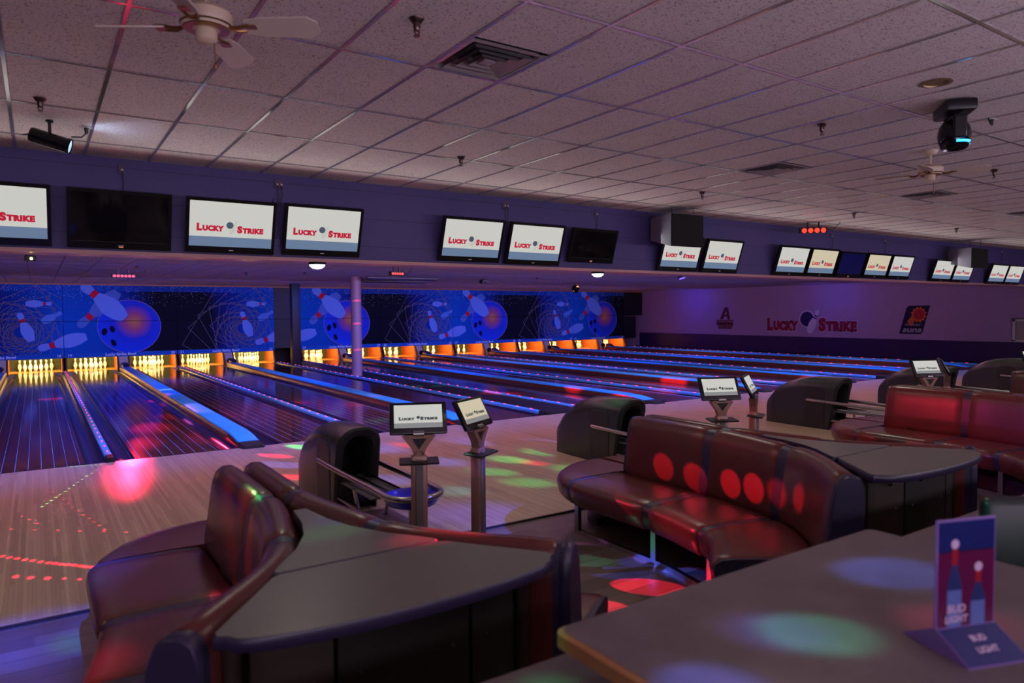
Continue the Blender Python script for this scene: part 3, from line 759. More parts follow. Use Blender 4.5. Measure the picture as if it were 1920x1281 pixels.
for X, n_ in zip(CX[:3], nm):
    console(X+.53, -5.48, 30, f'scoring console turned away to the right {n_}', warm=(X < 3))

# ------------------------------------------------------------------ ball returns
m_hood = mat('hood_charcoal_plastic', srgb(54, 51, 50), .26, noise=.08, nscale=5)
m_hoodp = mat('hood_side_plastic', srgb(40, 38, 38), .42)
m_tray = mat('tray_blue', srgb(58, 52, 190), .25)
def hood_meshes():
    def arch(w_, h_, y, lean, inset=0.0, zb=0.0, n=7):
        r = min(.2, h_*.45, w_*.85)-inset*.6; w2 = w_-inset; h2 = h_-inset; pts = [(-w2, zb)]
        for k in range(n+1):
            a = math.pi-k*(math.pi/2)/n; pts.append((-w2+r+r*math.cos(a), h2-r+r*math.sin(a)))
        for k in range(n+1):
            a = math.pi/2-k*(math.pi/2)/n; pts.append((w2-r+r*math.cos(a), h2-r+r*math.sin(a)))
        pts.append((w2, zb))
        return [(x, y-lean*(max(0, z)/.82)**2, z) for x, z in pts]
    rear = [(-2.80, .16, .34, 0), (-2.82, .19, .42, 0), (-2.92, .2, .54, 0), (-3.06, .212, .645, 0), (-3.22, .218, .725, 0), (-3.42, .222, .785, 0), (-3.62, .222, .812, .03), (-3.80, .222, .82, .09), (-3.93, .222, .82, .17), (-3.955, .22, .815, .19)]
    m = MB(); m.rings([arch(w_, h_, y, l) for y, w_, h_, l in rear], close=False, cap0=True, cap1=False)
    shell = m
    fr = MB(); fr.rings([arch(.22, .815, -3.955, .19), arch(.22, .815, -3.975, .20, .02), arch(.22, .815, -3.97, .195, .075, .33), arch(.22, .815, -3.93, .16, .092, .33), arch(.22, .815, -3.86, .12, .1, .33)], close=False, cap0=False, cap1=False)
    cav = MB(); cav.rings([arch(.22, .815, -3.86, .12, .1, .33), arch(.22, .815, -3.5, .05, .11, .33)], close=True, cap0=False, cap1=True)
    base = MB(); base.rbox((0, -3.86, .168), (.42, .12, .336), .01, 1)
    sides = []
    for s_ in (-1, 1):
        side = MB(); sides.append((side, 'side_panel', m_hoodp)); side.prism([(-3.9, .03), (-3.9, .60), (-3.83, .66), (-3.60, .66), (-3.55, .60), (-3.55, .03)], s_*.219, s_*.230, lambda y, z, x: (x, y, z))
    return [x.mesh(n_, mm, 50) for x, n_, mm in ((shell, 'hood_shell', m_hood), (fr, 'mouth_rim', m_rubber), (cav, 'mouth_cavity', mat('cavity_black', srgb(8, 8, 9), .8)), (base, 'hood_base', m_black))+tuple(sides)]
HM = hood_meshes()
def rack_parts():
    out = []
    cxr = .05; hw = .235; ye = -5.12
    loop = [(-.235, -3.60, .445), (-.225, -4.2, .43), (cxr-hw, -4.8, .405)]
    for k in range(9):
        a = math.pi+k*math.pi/8; loop.append((cxr+hw*math.cos(a), ye+.22*math.sin(a), .395))
    loop += [(cxr+hw, -4.8, .405), (.235, -4.2, .43), (.235, -3.60, .445)]
    out.append(('guard_rail', MB().tube(loop, .026, 10), m_steel))
    inner = MB()
    for x in (-.13, 0, .13): inner.tube([(x, -3.75, .33), (x+.03, -4.5, .315), (x+.045, -5.0, .31)], .012, 8)
    out.append(('ball_rails', inner, m_chrome))
    tr = MB(); rings = []
    for r, z in ((.235, .385), (.225, .36), (.20, .325), (.12, .30), (.0, .295)):
        ring = []
        for k in range(20):
            a = 2*math.pi*k/20; ring.append((cxr+max(r, .002)*math.cos(a), ye+.02+max(r, .002)*.95*math.sin(a), z))
        rings.append(ring)
    back = [[(x, y, z-.02) for x, y, z in ring] for ring in reversed(rings)]
    tr.rings(rings+back, True, False, False)
    out.append(('end_tray', tr, m_tray))
    bed = MB(); bed.bb((-.16, -4.75, .285), (.19, -3.8, .297)); out.append(('rack_bed', bed, m_grey))
    lg = MB(); lg.cyl((-.1, -4.35, 0), (-.16, -4.35, .3), .018, .018, 8); out.append(('leg', lg, m_steel))
    lg = MB(); lg.cyl((.14, -4.35, 0), (.2, -4.35, .3), .018, .018, 8); out.append(('leg', lg, m_steel))
    lg = MB(); lg.cyl((.05, -5.1, 0), (.05, -5.1, .28), .03, .03, 10); out.append(('leg', lg, m_steel))
    lo = MB(); lo.tube([(-.18, -3.92, .15), (-.16, -4.6, .13), (-.1, -5.05, .13), (.05, -5.2, .13), (.2, -5.05, .13), (.26, -4.6, .13), (.24, -3.92, .15)], .018, 8); out.append(('lower_rail', lo, m_steel))
    fp = MB(); fp.rbox((.05, -4.6, .012), (.42, .9, .024), .008, 1); out.append(('floor_plate', fp, mat('floor_plate_tan', srgb(120, 92, 74), .4)))
    return [(n_, m.mesh(n_, mm, 45), mm) for n_, m, mm in out]
RK = rack_parts()
hn = {19: 'nearest ball return with open hood, left of the scoring consoles', 21: 'ball return hood behind the middle red bench', 23: 'ball return hood left of the far red bench', 25: 'ball return hood partly behind a console and the far bench', 27: 'farthest ball return hood near the right picture edge'}
for n, lb in hn.items():
    t = thing('ball_return', lb, 'ball return', (RETURNS[n], 0, 0), group='ball returns on the approach')
    for me in HM: link(me.name.split('.')[0], me, t)
    for n_, me, mm in RK: link(n_, me, t)

# ------------------------------------------------------------------ benches and tables
m_vin = mat('oxblood_vinyl', srgb(90, 40, 37), .27, noise=.15, nscale=5, bump=.12, bscale=120)
m_navy = mat('navy_vinyl', srgb(44, 36, 62), .4, bump=.08, bscale=120)
m_plinth = mat('plinth_black', srgb(18, 16, 18), .5)
KEY = [((-.215, .80), (-1, 0)), ((-.215, -.12), (-1, 0)), ((-.34, -.86), (-.98, .2)), ((-.85, -1.57), (-.80, .60))]     # foot line, facing; local y = world y + 6.5
def station(s_):
    """s_ in 0..3 along the bench -> foot point and facing"""
    i = min(int(s_), 2); u = s_-i
    (p0, n0), (p1, n1) = KEY[i], KEY[i+1]
    p0, p1, n0, n1 = Vector(p0), Vector(p1), Vector(n0).normalized(), Vector(n1).normalized()
    L = (p1-p0).length; t0 = Vector((-n0.y, n0.x))*L; t1 = Vector((-n1.y, n1.x))*L
    h00, h10, h01, h11 = 2*u**3-3*u*u+1, u**3-2*u*u+u, -2*u**3+3*u*u, u**3-u*u
    p = p0*h00+t0*h10+p1*h01+t1*h11
    return p, (n0*(1-u)+n1*u).normalized()
SEAT = [(.0, .26), (.0, .425), (.03, .452), (.15, .462), (.52, .462), (.60, .452), (.638, .425), (.647, .385), (.625, .29), (.60, .255)]
BACK = [(.0, .44), (.015, .48), (-.003, .62), (-.022, .76), (-.042, .86), (-.068, .922), (-.105, .95), (-.15, .952), (-.185, .932), (-.205, .89), (-.21, .8), (-.21, .30), (-.12, .30), (-.03, .36)]
def grow(prof, d):
    cx_ = sum(p[0] for p in prof)/len(prof); cz_ = sum(p[1] for p in prof)/len(prof); out = []
    for a, c in prof:
        v = Vector((a-cx_, c-cz_)); L = v.length; k = (L+d)/L; out.append((cx_+v.x*k, cz_+v.y*k))
    return out
def sweep(prof, s0, s1, n, ends=True, endin=.012):
    rings = []
    ss = [s0+(s1-s0)*k/n for k in range(n+1)]
    full = [(s_, 0) for s_ in ss]
    if ends:
        e = .018; full = [(s0, -endin), (s0+e, -endin*.3)]+[(s_, 0) for s_ in ss if s0+e*2 < s_ < s1-e*2]+[(s1-e, -endin*.3), (s1, -endin)]
    for s_, d in full:
        p, nn = station(s_); pr = grow(prof, d) if d else prof
        rings.append([(p.x+nn.x*a, p.y+nn.y*a, c) for a, c in pr])
    return MB().rings(rings)
EX, EY, EC = .835, .66, .80-.05          # rounded end seat
ENDP = [(.0, .26), (.0, .455), (.35, .462), (.80, .462), (.90, .452), (.965, .42), (.985, .38), (.955, .29), (.92, .255)]
def end_seat(d=0.0, a0=2, a1=88, extra=0.0):
    rings = []
    for k in range(13):
        a = R(a0+(a1-a0)*k/12)
        ring = []
        for rr, z in ENDP:
            rr = max(.02, rr+(d if rr > .5 else 0)); z = z+(extra if z > .4 else 0)
            ring.append((-.015-(EX-.015)*rr*math.cos(a), EC+.06+EY*rr*math.sin(a), z))
        rings.append(ring)
    return MB().rings(rings)
def bench_meshes():
    out = []
    out.append(('end_seat', end_seat().mesh('end_seat', m_vin, 50)))
    for s0, s1 in ((.03, .955), (1.045, 1.955), (2.045, 2.93)):
        out.append(('seat_cushion', sweep(SEAT, s0, s1, 8).mesh('seat_cushion', m_vin, 50)))
        out.append(('back_cushion', sweep(BACK, s0, s1, 8).mesh('back_cushion', m_vin, 50)))
    sh = sweep(grow(SEAT, -.014), -.02, 2.97, 30, False); out.append(('seat_shell', sh.mesh('seat_shell', m_navy, 50)))
    bs = sweep(grow(BACK, -.010), .01, 2.97, 30, False)
    out.append(('back_shell', bs.mesh('back_shell', m_navy, 50)))
    # padded end panel closing the near end of the bench
    ep = sweep(grow(BACK, .006), 2.945, 3.0, 3, True, .02); out.append(('end_panel', ep.mesh('end_panel', m_navy, 50)))
    pl = sweep([(.08, 0), (.12, 0), (.12, .3), (.08, .3)], 0, 2.95, 20, False); out.append(('plinth', pl.mesh('plinth', m_plinth, 30)))
    pb = sweep([(-.20, 0), (-.17, 0), (-.17, .34), (-.20, .34)], 0, 2.95, 20, False); out.append(('rear_panel', pb.mesh('rear_panel', m_plinth, 30)))
    br = sweep([(.52, 0), (.56, 0), (.56, .035), (.52, .035)], .0, 2.9, 20, False); out.append(('floor_rail', br.mesh('floor_rail', m_steel, 30)))
    for s_ in (.02, 1.0, 2.0, 2.88):
        p, nn = station(s_); l = MB()
        M3 = Matrix.Rotation(math.atan2(nn.y, nn.x), 3, 'Z')
        l.box((p.x+nn.x*.54, p.y+nn.y*.54, .135), (.035, .05, .27), M3)
        out.append(('leg', l.mesh('leg', m_steel, 0)))
    dsc = MB(); dsc.rings([[(-(.5*k_)*math.cos(a), EC+.08+.42*k_*math.sin(a), z) for a in [R(q) for q in range(0, 91, 9)]]+[(0, EC+.08, z)] for k_, z in ((1, 0), (1, .05), (.95, .065))])
    out.append(('end_base', dsc.mesh('end_base', m_black, 40)))
    out.append(('end_post', MB().cyl((-.22, EC+.26, .05), (-.22, EC+.26, .27), .05, .05, 12).mesh('end_post', m_black, 40)))
    return out
BL = bench_meshes()
def mirrored(me):
    m2 = me.copy(); m2.transform(Matrix.Diagonal((-1, 1, 1, 1))); m2.flip_normals(); return m2
BRT = [(n_, mirrored(me)) for n_, me in BL]
m_top = mat('table_laminate', srgb(94, 88, 80), .3, noise=.12, nscale=40, bump=.05, bscale=200)
m_edge = mat('table_edge_navy', srgb(40, 30, 56), .35)
m_cab = mat('cabinet_brown', srgb(32, 25, 21), .45, noise=.15, nscale=3)
m_cab2 = mat('cabinet_brown_light', srgb(50, 38, 30), .45, noise=.15, nscale=3)
def table_meshes():
    out = []
    rearp = [(-.03, -.52), (.03, -.52), (.06, -.75), (.105, -.92), (.19, -1.09), (.315, -1.265), (.335, -1.30), (.32, -1.315), (-.32, -1.315), (-.335, -1.30), (-.315, -1.265), (-.19, -1.09), (-.105, -.92), (-.06, -.75)]
    fr = [(-.34, -1.325), (.34, -1.325), (.375, -1.345), (.455, -1.45), (.575, -1.60), (.645, -1.69), (.65, -1.72), (.62, -1.74)]
    arc = [(.62*math.cos(R(a)), -1.74-.12*math.sin(R(a))) for a in range(15, 180, 15)]
    front = [(x*.955, y) for x, y in fr+arc+[(-x, y) for x, y in reversed(fr[2:])]]
    def inset(poly, k):
        cx_ = sum(p[0] for p in poly)/len(poly); cy_ = sum(p[1] for p in poly)/len(poly)
        return [(cx_+(x-cx_)*k, cy_+(y-cy_)*k) for x, y in poly]
    for nm_, po in (('rear_top', rearp), ('front_top', front)):
        e = MB(); e.rings([[(x, y, .898) for x, y in inset(po, .985)], [(x, y, .906) for x, y in po], [(x, y, .931) for x, y in po], [(x, y, .940) for x, y in inset(po, .985)]])
        out.append((nm_+'_edge', e.mesh(nm_+'_edge', m_edge, 40)))
        tp = MB(); tp.prism(inset(po, .982), .9395, .9422); out.append((nm_, tp.mesh(nm_, m_top, 30)))
    # curved cabinet under the front edge in panels
    def cpt(a, r0=.50, bulge=.12): return (r0*math.cos(R(a)), -1.60-bulge*math.sin(R(a)))
    segs = [(8, 60, m_cab), (60, 120, m_cab), (120, 172, m_cab2)]
    for a0, a1, mm in segs:
        pts = [cpt(a0+1+(a1-a0-2)*k/6) for k in range(7)]; inn = [(x, y+.03) for x, y in reversed(pts)]
        out.append(('cabinet_panel', MB().prism(pts+inn, .06, .893).mesh('cabinet_panel', mm, 30)))
    out.append(('cabinet_body', MB().prism([(-.48, -1.57), (-.2, -1.66), (.2, -1.66), (.48, -1.57), (.3, -1.3), (.1, -1.0), (-.1, -1.0), (-.3, -1.3)], .02, .893).mesh('cabinet_body', m_plinth, 0)))
    for s_ in (-1, 1):
        out.append(('corner_post', MB().cyl((s_*.545, -1.60, -.012), (s_*.545, -1.60, .898), .03, .03, 14).mesh('corner_post', mat('post_bronze', srgb(96, 80, 70), .3, metal=.8), 50)))
    for a in (38, 75, 105, 142):
        x, y = cpt(a); y -= .005
        hk = MB(); hk.tube([(x, y, .89), (x, y-.02, .885), (x, y-.03, .86), (x, y-.018, .845), (x, y-.006, .852)], .006, 6)
        out.append(('bag_hook', hk.mesh('bag_hook', m_black, 40)))
    for a in (50, 70, 110, 130):
        for z in (.30, .70):
            x, y = cpt(a); out.append(('screw', MB().cyl((x, y+.002, z), (x, y-.006, z), .008, .006, 8).mesh('screw', m_steel, 30)))
    return out
TB = table_meshes()
MODS = [(1.045, 'nearest', 'in the lower left of the picture'), (4.54, 'middle', 'in the middle of the picture'), (8.87, 'far', 'right of the middle booth'), (12.37, 'farthest', 'at the right picture edge')]
for X, nm_, wh in MODS:
    t = thing('bench', f'curved oxblood vinyl bench facing left, {wh}', 'bench', (X, -6.5, -.012), group='curved vinyl benches')
    for n_, me in BL: link(n_, me, t)
    t = thing('bench', f'curved oxblood vinyl bench facing right, {wh}', 'bench', (X, -6.5, -.012), group='curved vinyl benches')
    for n_, me in BRT: link(n_, me, t)
    t = thing('booth_table', f'wedge shaped {nm_} laminate table between two curved benches', 'table', (X-.03, -6.5, 0), group='wedge tables')
    for n_, me in TB: link(n_, me, t)
# ------------------------------------------------------------------ ceiling fixtures
m_bronze = mat('dark_bronze', srgb(104, 84, 78), .3, metal=1.0)
m_dome = mat('dome_white', srgb(190, 180, 170), .35)
def sprinkler(X, Y, wh, z=ZC, small=False):
    t = thing('sprinkler_head', f'pendent metal sprinkler head {wh}', 'sprinkler', (X, Y, z), group='ceiling sprinklers')
    k = .8
    MB().lathe([(.055*k, -.002), (.05*k, -.012), (.032*k, -.03), (.03*k, -.03)], 16).build('escutcheon', m_bronze, t)
    MB().lathe([(.028*k, -.02), (.026*k, -.055), (.02*k, -.07), (.016*k, -.075)], 12).build('body', m_bronze, t)
    fr = MB()
    for s_ in (-1, 1): fr.tube([(s_*.012, 0, -.06), (s_*.017, 0, -.08), (0, 0, -.1)], .004, 6)
    fr.build('frame_arms', m_bronze, t)
    MB().lathe([(.004, -.098), (.02, -.1), (.02, -.104), (.004, -.104)], 12).build('deflector', m_bronze, t)
for X, Y, wh in ((1.87, -6.62, 'left of the nearest air vent'), (.07, -3.67, 'above the hanging blue-lit spotlight'), (3.89, -3.6, 'near the soffit above the first lit pair past the column'), (6.0, -6.53, 'left of the moving head light'),
                 (7.94, -3.44, 'above the hanging black speaker'), (11.92, -3.37, 'above the row of five monitors'), (9.76, -6.42, 'right of the far ceiling fan'), (16.07, -3.18, 'above the small far speaker')):
    sprinkler(X, Y, wh)
for X, Y, wh in ((1.9, 7.6, 'under the lane ceiling beside the left red light bar'), (5.9, 8.2, 'under the lane ceiling left of the pale column'), (13.3, 8.0, 'under the lane ceiling right of the projector'), (4.6, 9.0, 'under the lane ceiling above the web panel')):
    sprinkler(X, Y, wh, ZL)
def vent(i, y0, y1, lb):
    X = GX+i*TX+TX/2; Y = (y0+y1)/2; t = thing('air_vent', lb, 'air vent', (X, Y, ZC), group='square ceiling vents')
    h = .29
    fr = MB()
    fr.rings([[(sx*h, sy*h, .0) for sx, sy in ((-1, -1), (1, -1), (1, 1), (-1, 1))], [(sx*(h-.03), sy*(h-.03), -.004) for sx, sy in ((-1, -1), (1, -1), (1, 1), (-1, 1))], [(sx*(h-.04), sy*(h-.04), .03) for sx, sy in ((-1, -1), (1, -1), (1, 1), (-1, 1))]], True, False, False)
    mv = mat('vent_metal', srgb(150, 138, 140), .35, metal=.3)
    fr.build('flange', mv, t, smooth=0)
    for k, r_ in enumerate((.23, .165, .10)):
        c = MB(); q = ((-1, -1), (1, -1), (1, 1), (-1, 1))
        c.rings([[(sx*r_, sy*r_, -.012) for sx, sy in q], [(sx*(r_-.032), sy*(r_-.032), .016) for sx, sy in q], [(sx*(r_-.036), sy*(r_-.036), .012) for sx, sy in q], [(sx*(r_-.005), sy*(r_-.005), -.017) for sx, sy in q]], True, False, False)
        c.build('louver_ring', mv, t, smooth=0)
    MB().rbox((0, 0, -.008), (.085, .085, .012), .003, 1).build('centre_plate', mv, t)
    MB().bb((-.26, -.26, .022), (.26, .26, .028)).build('dark_throat', m_black, t, smooth=0)
for (i, y0, y1), lb in zip(VENTS, ('nearest square ceiling vent with stepped louvers', 'square ceiling vent left of the far fan', 'square ceiling vent below the far fan', 'square ceiling vent at the right picture edge')): vent(i, y0, y1, lb)
# recessed round light
t = thing('recessed_light', 'round recessed ceiling light with brass rim above the moving head light', 'light', (5.66, -7.68, ZC))
MB().lathe([(.105, 0), (.11, -.006), (.085, -.01), (.075, .02)], 24).build('rim', mat('brass_rim', srgb(150, 124, 96), .4, metal=.6), t)
MB().lathe([(.075, .024), (.075, .02), (.03, .018)], 20).build('reflector', m_black, t)
# ceiling fans
m_blade = mat('fan_blade_cream', srgb(200, 180, 168), .4); m_fan = mat('fan_body_cream', srgb(206, 180, 156), .35)
def fan(X, Y, drop, ang, lb):
    t = thing('ceiling_fan', lb, 'ceiling fan', (X, Y, ZC), group='ceiling fans')
    MB().lathe([(.075, 0), (.075, -.012), (.05, -.045), (.02, -.05)], 20).build('canopy', m_fan, t)
    MB().cyl((0, 0, -.04), (0, 0, -drop+.06), .012, .012, 10).build('downrod', m_fan, t)
    MB().lathe([(.03, -drop+.075), (.10, -drop+.065), (.125, -drop+.04), (.125, -drop-.005), (.11, -drop-.03), (.05, -drop-.035)], 28).build('motor_housing', m_fan, t)
    MB().lathe([(.118, -drop-.006), (.122, -drop-.012), (.105, -drop-.034), (.1, -drop-.034)], 28).build('vent_ring', m_brass, t)
    MB().lathe([(.045, -drop-.03), (.05, -drop-.045), (.05, -drop-.085), (.035, -drop-.1), (.004, -drop-.103)], 20).build('switch_housing', m_fan, t)
    ch = MB(); ch.tube([(.03, -.02, -drop-.09), (.034, -.022, -drop-.2)], .0025, 5); ch.lathe([(.002, .012), (.007, 0), (.006, -.018), (.002, -.024)], 8, (.034, -.022, -drop-.2)); ch.build('pull_chain', m_brass, t)
    bl = MB(); L0, L1 = .19, .545
    out = [(L0, -.045), (L0+.08, -.062), (L1-.045, -.07), (L1, -.035), (L1, .035), (L1-.045, .07), (L0+.08, .062), (L0, .045)]
    bl.prism(out, -.004, .004)
    bl.xf(Matrix.Rotation(R(-20), 4, 'X'))
    blm = bl.mesh('blade', m_blade, 0)
    br = MB(); br.tube([(.1, 0, .0), (.15, .02, -.012), (.21, .03, -.004)], .008, 6); br.tube([(.1, 0, .0), (.15, -.02, -.012), (.21, -.03, -.004)], .008, 6); br.box((.22, 0, -.006), (.05, .075, .005))
    brm = br.mesh('blade_bracket', m_brass, 40)
    for k in range(4):
        o = link('blade', blm, t, (0, 0, -drop-.02), (0, 0, R(ang+90*k))); link('blade_bracket', brm, o)
fan(.73, -6.62, .275, 58, 'cream ceiling fan cut by the top picture edge')
fan(8.0, -6.52, .23, 20, 'cream ceiling fan far off at the upper right')

# hanging spotlight with blue glow
m_blueglow = emis('lens_blue', (.45, .7, 1.0), 1.2)
t = thing('stage_spotlight', 'black cylinder spotlight with blue-white lens hanging at the upper left', 'spotlight', (.14, -2.95, ZC))
MB().lathe([(.03, 0), (.03, -.012), (.012, -.014)], 12).build('ceiling_plate', m_black, t); MB().rbox((0, 0, -.07), (.025, .025, .12), .004, 1).build('stem', m_black, t)
q = Matrix.Rotation(R(-12), 4, 'Z') @ Matrix.Rotation(R(106), 4, 'Y')
MB().lathe([(.02, -.15), (.06, -.15), (.066, -.13), (.066, .13), (.07, .135), (.07, .16), (.06, .16), (.055, .15)], 20).xf(Matrix.Translation((0, 0, -.17)) @ q).build('barrel', m_gloss, t)
MB().lathe([(.001, .152), (.056, .153)], 20).xf(Matrix.Translation((0, 0, -.17)) @ q).build('lens', m_blueglow, t)
MB().tube([(-.1, .08, -.14), (-.16, .12, -.11), (-.2, .13, -.12)], .006, 6).build('tail_cable', m_black, t)
t = thing('ceiling_socket', 'small ceiling socket with plugged cable beside the hanging spotlight', 'socket', (.42, -2.87, ZC))
MB().rbox((0, 0, -.004), (.09, .06, .008), .002, 1).build('plate', m_wht, t); MB().cyl((0, 0, -.008), (0, 0, -.06), .02, .012, 10).build('plug', m_black, t); MB().tube([(0, 0, -.055), (-.04, -.02, -.1), (-.12, -.04, -.11)], .006, 6).build('cable', m_black, t)

spot_lamp('stage_spotlight_lamp', (.36, -2.94, 3.34), .5, (.5, .72, 1.0), 120, 1.0, .02, (1, .1, .42))
# moving head light
t = thing('moving_head_light', 'black moving head disco light with blue glow on the ceiling', 'disco light', (6.35, -7.5, ZC), R(40)); t.scale = (1.15, 1.15, 1.12)
MB().rbox((0, 0, -.05), (.34, .2, .085), .02, 2).build('base', m_black, t)
MB().tube([(.17, 0, -.02), (.2, 0, -.02), (.215, 0, -.045), (.2, 0, -.07), (.17, 0, -.07)], .009, 6).build('handle', m_black, t)
MB().lathe([(.07, -.09), (.07, -.12)], 16).build('swivel', m_gloss, t)
y_ = MB(); y_.rbox((0, 0, -.125), (.27, .09, .03), .008, 1)
for s_ in (-1, 1): y_.rbox((s_*.125, 0, -.20), (.03, .085, .16), .01, 1)
y_.build('yoke', m_black, t)
hd = MB(); hd.lathe([(.03, .115), (.07, .10), (.098, .06), (.108, .0), (.1, -.055), (.085, -.095), (.07, -.105), (.065, -.09)], 24, (0, 0, -.235)); hd.build('head', m_gloss, t)
MB().lathe([(.001, -.325), (.065, -.327)], 20).build('lens', m_gloss, t)
gl = MB()
for a0 in (200, 310):
    pts = []
    for k in range(7):
        a = R(a0-28+k*56/6); pts.append((.103*math.cos(a), .103*math.sin(a), -.295))
    gl.tube(pts, .009, 6)
gl.build('glow_strips', emis('strip_blue', (.02, .42, 1.0), 3.0), t)
t = thing('ceiling_hook', 'small dark ceiling hook with loop right of the moving head light', 'hook', (7.15, -7.45, ZC))
MB().rbox((0, 0, -.004), (.1, .05, .008), .002, 1).build('plate', m_wht, t); MB().cyl((0, 0, -.008), (0, 0, -.06), .016, .01, 8).build('plug', m_black, t); MB().tube([(0, 0, -.05), (-.03, 0, -.05), (-.06, 0, -.02), (-.07, 0, -.005)], .006, 6).build('cable', m_black, t)

# speakers
def speaker(X, Y, z0, z1, w_, dp, rz, lb):
    t = thing('loudspeaker', lb, 'loudspeaker', (X, Y, z0), rz, group='speakers hung at the soffit')
    h = z1-z0; hw = w_/2; bw = w_*.34
    b_ = MB(); b_.rings([[(-hw, 0, 0), (hw, 0, 0), (hw, 0, h), (-hw, 0, h)], [(-bw, dp, h*.28), (bw, dp, h*.28), (bw, dp, h*.98), (-bw, dp, h*.98)]])
    b_.build('cabinet', mat('speaker_grey', srgb(124, 114, 132), .5), t, smooth=0)
    MB().rbox((0, -.012, h/2), (w_-.01, .024, h-.01), .006, 1).build('grille', mat('speaker_grille', srgb(14, 14, 15), .8, bump=.3, bscale=300), t)
    hk = MB()
    for s_ in (-.7, .7): hk.tube([(s_*hw, .1, h*.95), (s_*hw, .1, ZC-z0)], .005, 6)
    hk.build('hanging_chain', m_black, t)
speaker(8.88, -2.30, 2.93, 3.46, .70, .62, R(-4), 'large black trapezoid speaker hanging in front of a lit monitor')
speaker(19.1, -2.35, 2.87, 3.36, .72, .6, R(-4), 'small-looking far black speaker hanging in front of the end monitors')

# red light bars and effect lights
m_redglow = emis('led_red_glow', (1.0, .03, .015), 2.6)
def red_bar(X, Y, z, lb, n=5, wd=.36, rz=0.0):
    t = thing('led_light_bar', lb, 'disco light', (X, Y, z), rz, group='red disco light bars')
    MB().rbox((0, .05, -.16), (wd, .14, .10), .012, 1).build('housing', m_black, t)
    for s_ in (-.2, .2): MB().rbox((s_*wd, .05, -.055), (.03, .03, .11), .004, 1).build('bracket', m_black, t)
    for k in range(n): MB().lathe([(.001, .0), (wd/n*.36, .001), (wd/n*.38, -.012)], 14, M=Matrix.Rotation(R(90), 3, 'X')).build('led_lens', m_redglow, t, ((k-(n-1)/2)*wd/n*.92, -.022, -.165))
    MB().tube([(wd/2, .06, -.14), (wd/2+.1, .06, -.16), (wd/2+.2, .05, -.06), (wd/2+.24, .05, -.005)], .006, 6).build('cable', m_black, t)
red_bar(12.45, -2.25, ZC, 'red glowing light bar above the row of five monitors', 4, .5, R(-45))
red_bar(1.75, 8.8, ZL, 'red glowing light bar under the lane ceiling at the left', 6, .52)
red_bar(7.1, 5.05, ZL, 'red glowing light cluster beside the pale column', 5, .34)
def effect(X, Y, z, lb, lens, nm_='effect_light'):
    t = thing(nm_, lb, 'disco light', (X, Y, z), group='small effect lights')
    MB().rbox((0, 0, -.09), (.26, .2, .12), .015, 1).build('housing', m_black, t); MB().rbox((0, 0, -.02), (.05, .05, .05), .004, 1).build('bracket', m_black, t)
    MB().lathe([(.001, 0), (.045, .001), (.05, -.02)], 16, M=Matrix.Rotation(R(90), 3, 'X')).build('lens', lens, t, (0, -.102, -.09))
effect(12.05, 9.2, ZL, 'small black projector hanging under the lane ceiling', m_gloss, 'projector')
t = thing('mirror_ball_light', 'round effect light with warm facets above the last web panel', 'disco light', (17.3, 11.0, ZL))
MB().cyl((0, 0, 0), (0, 0, -.08), .03, .03, 10).build('stem', m_black, t); MB().lathe([(.02, .16), (.09, .13), (.15, .05), (.16, -.02), (.12, -.11), (.05, -.15), (.01, -.16)], 14, (0, 0, -.2)).build('globe', mat('globe_dark', srgb(40, 30, 30), .2, metal=.5), t, smooth=0)
for k in range(10):
    a = R(180+20*k-10); MB().lathe([(.001, .0), (.026, .001)], 8, M=Matrix.Rotation(R(90), 3, 'X')).build('facet_lens', emis('facet_warm', (1, .35, .12), 2.0), t, (.12*math.cos(a)*.9, -.1+.05*math.cos(a*2), -.2+.09*math.sin(a*1.7)))
# dome lights under the soffit
def dome(X, lb):
    t = thing('dome_light', lb, 'light', (X, YS+.06, ZS-.012), group='glowing dome lights under the soffit')
    MB().lathe([(.1, 0), (.11, -.012), (.11, -.03)], 20).build('base_ring', m_black, t)
    MB().lathe([(.1, -.028), (.095, -.05), (.06, -.08), (.001, -.09)], 20).build('dome_glass', emis('dome_glow', (.75, .78, 1.0), 1.6), t)
dome(2.97, 'glowing dome light under the soffit left of the pale column'); dome(7.63, 'glowing dome light under the soffit below the small dark monitor')
t = thing('laser_projector', 'tiny laser projector with yellow-green glint under the soffit at the left', 'disco light', (-.04, -1.35, ZS-.02))
MB().rbox((0, 0, -.04), (.1, .08, .06), .008, 1).build('housing', m_black, t); MB().lathe([(.001, 0), (.014, .001)], 12, M=Matrix.Rotation(R(90), 3, 'X')).build('aperture', emis('laser_glow', (1.0, .85, .15), 14.0), t, (.01, -.042, -.045))
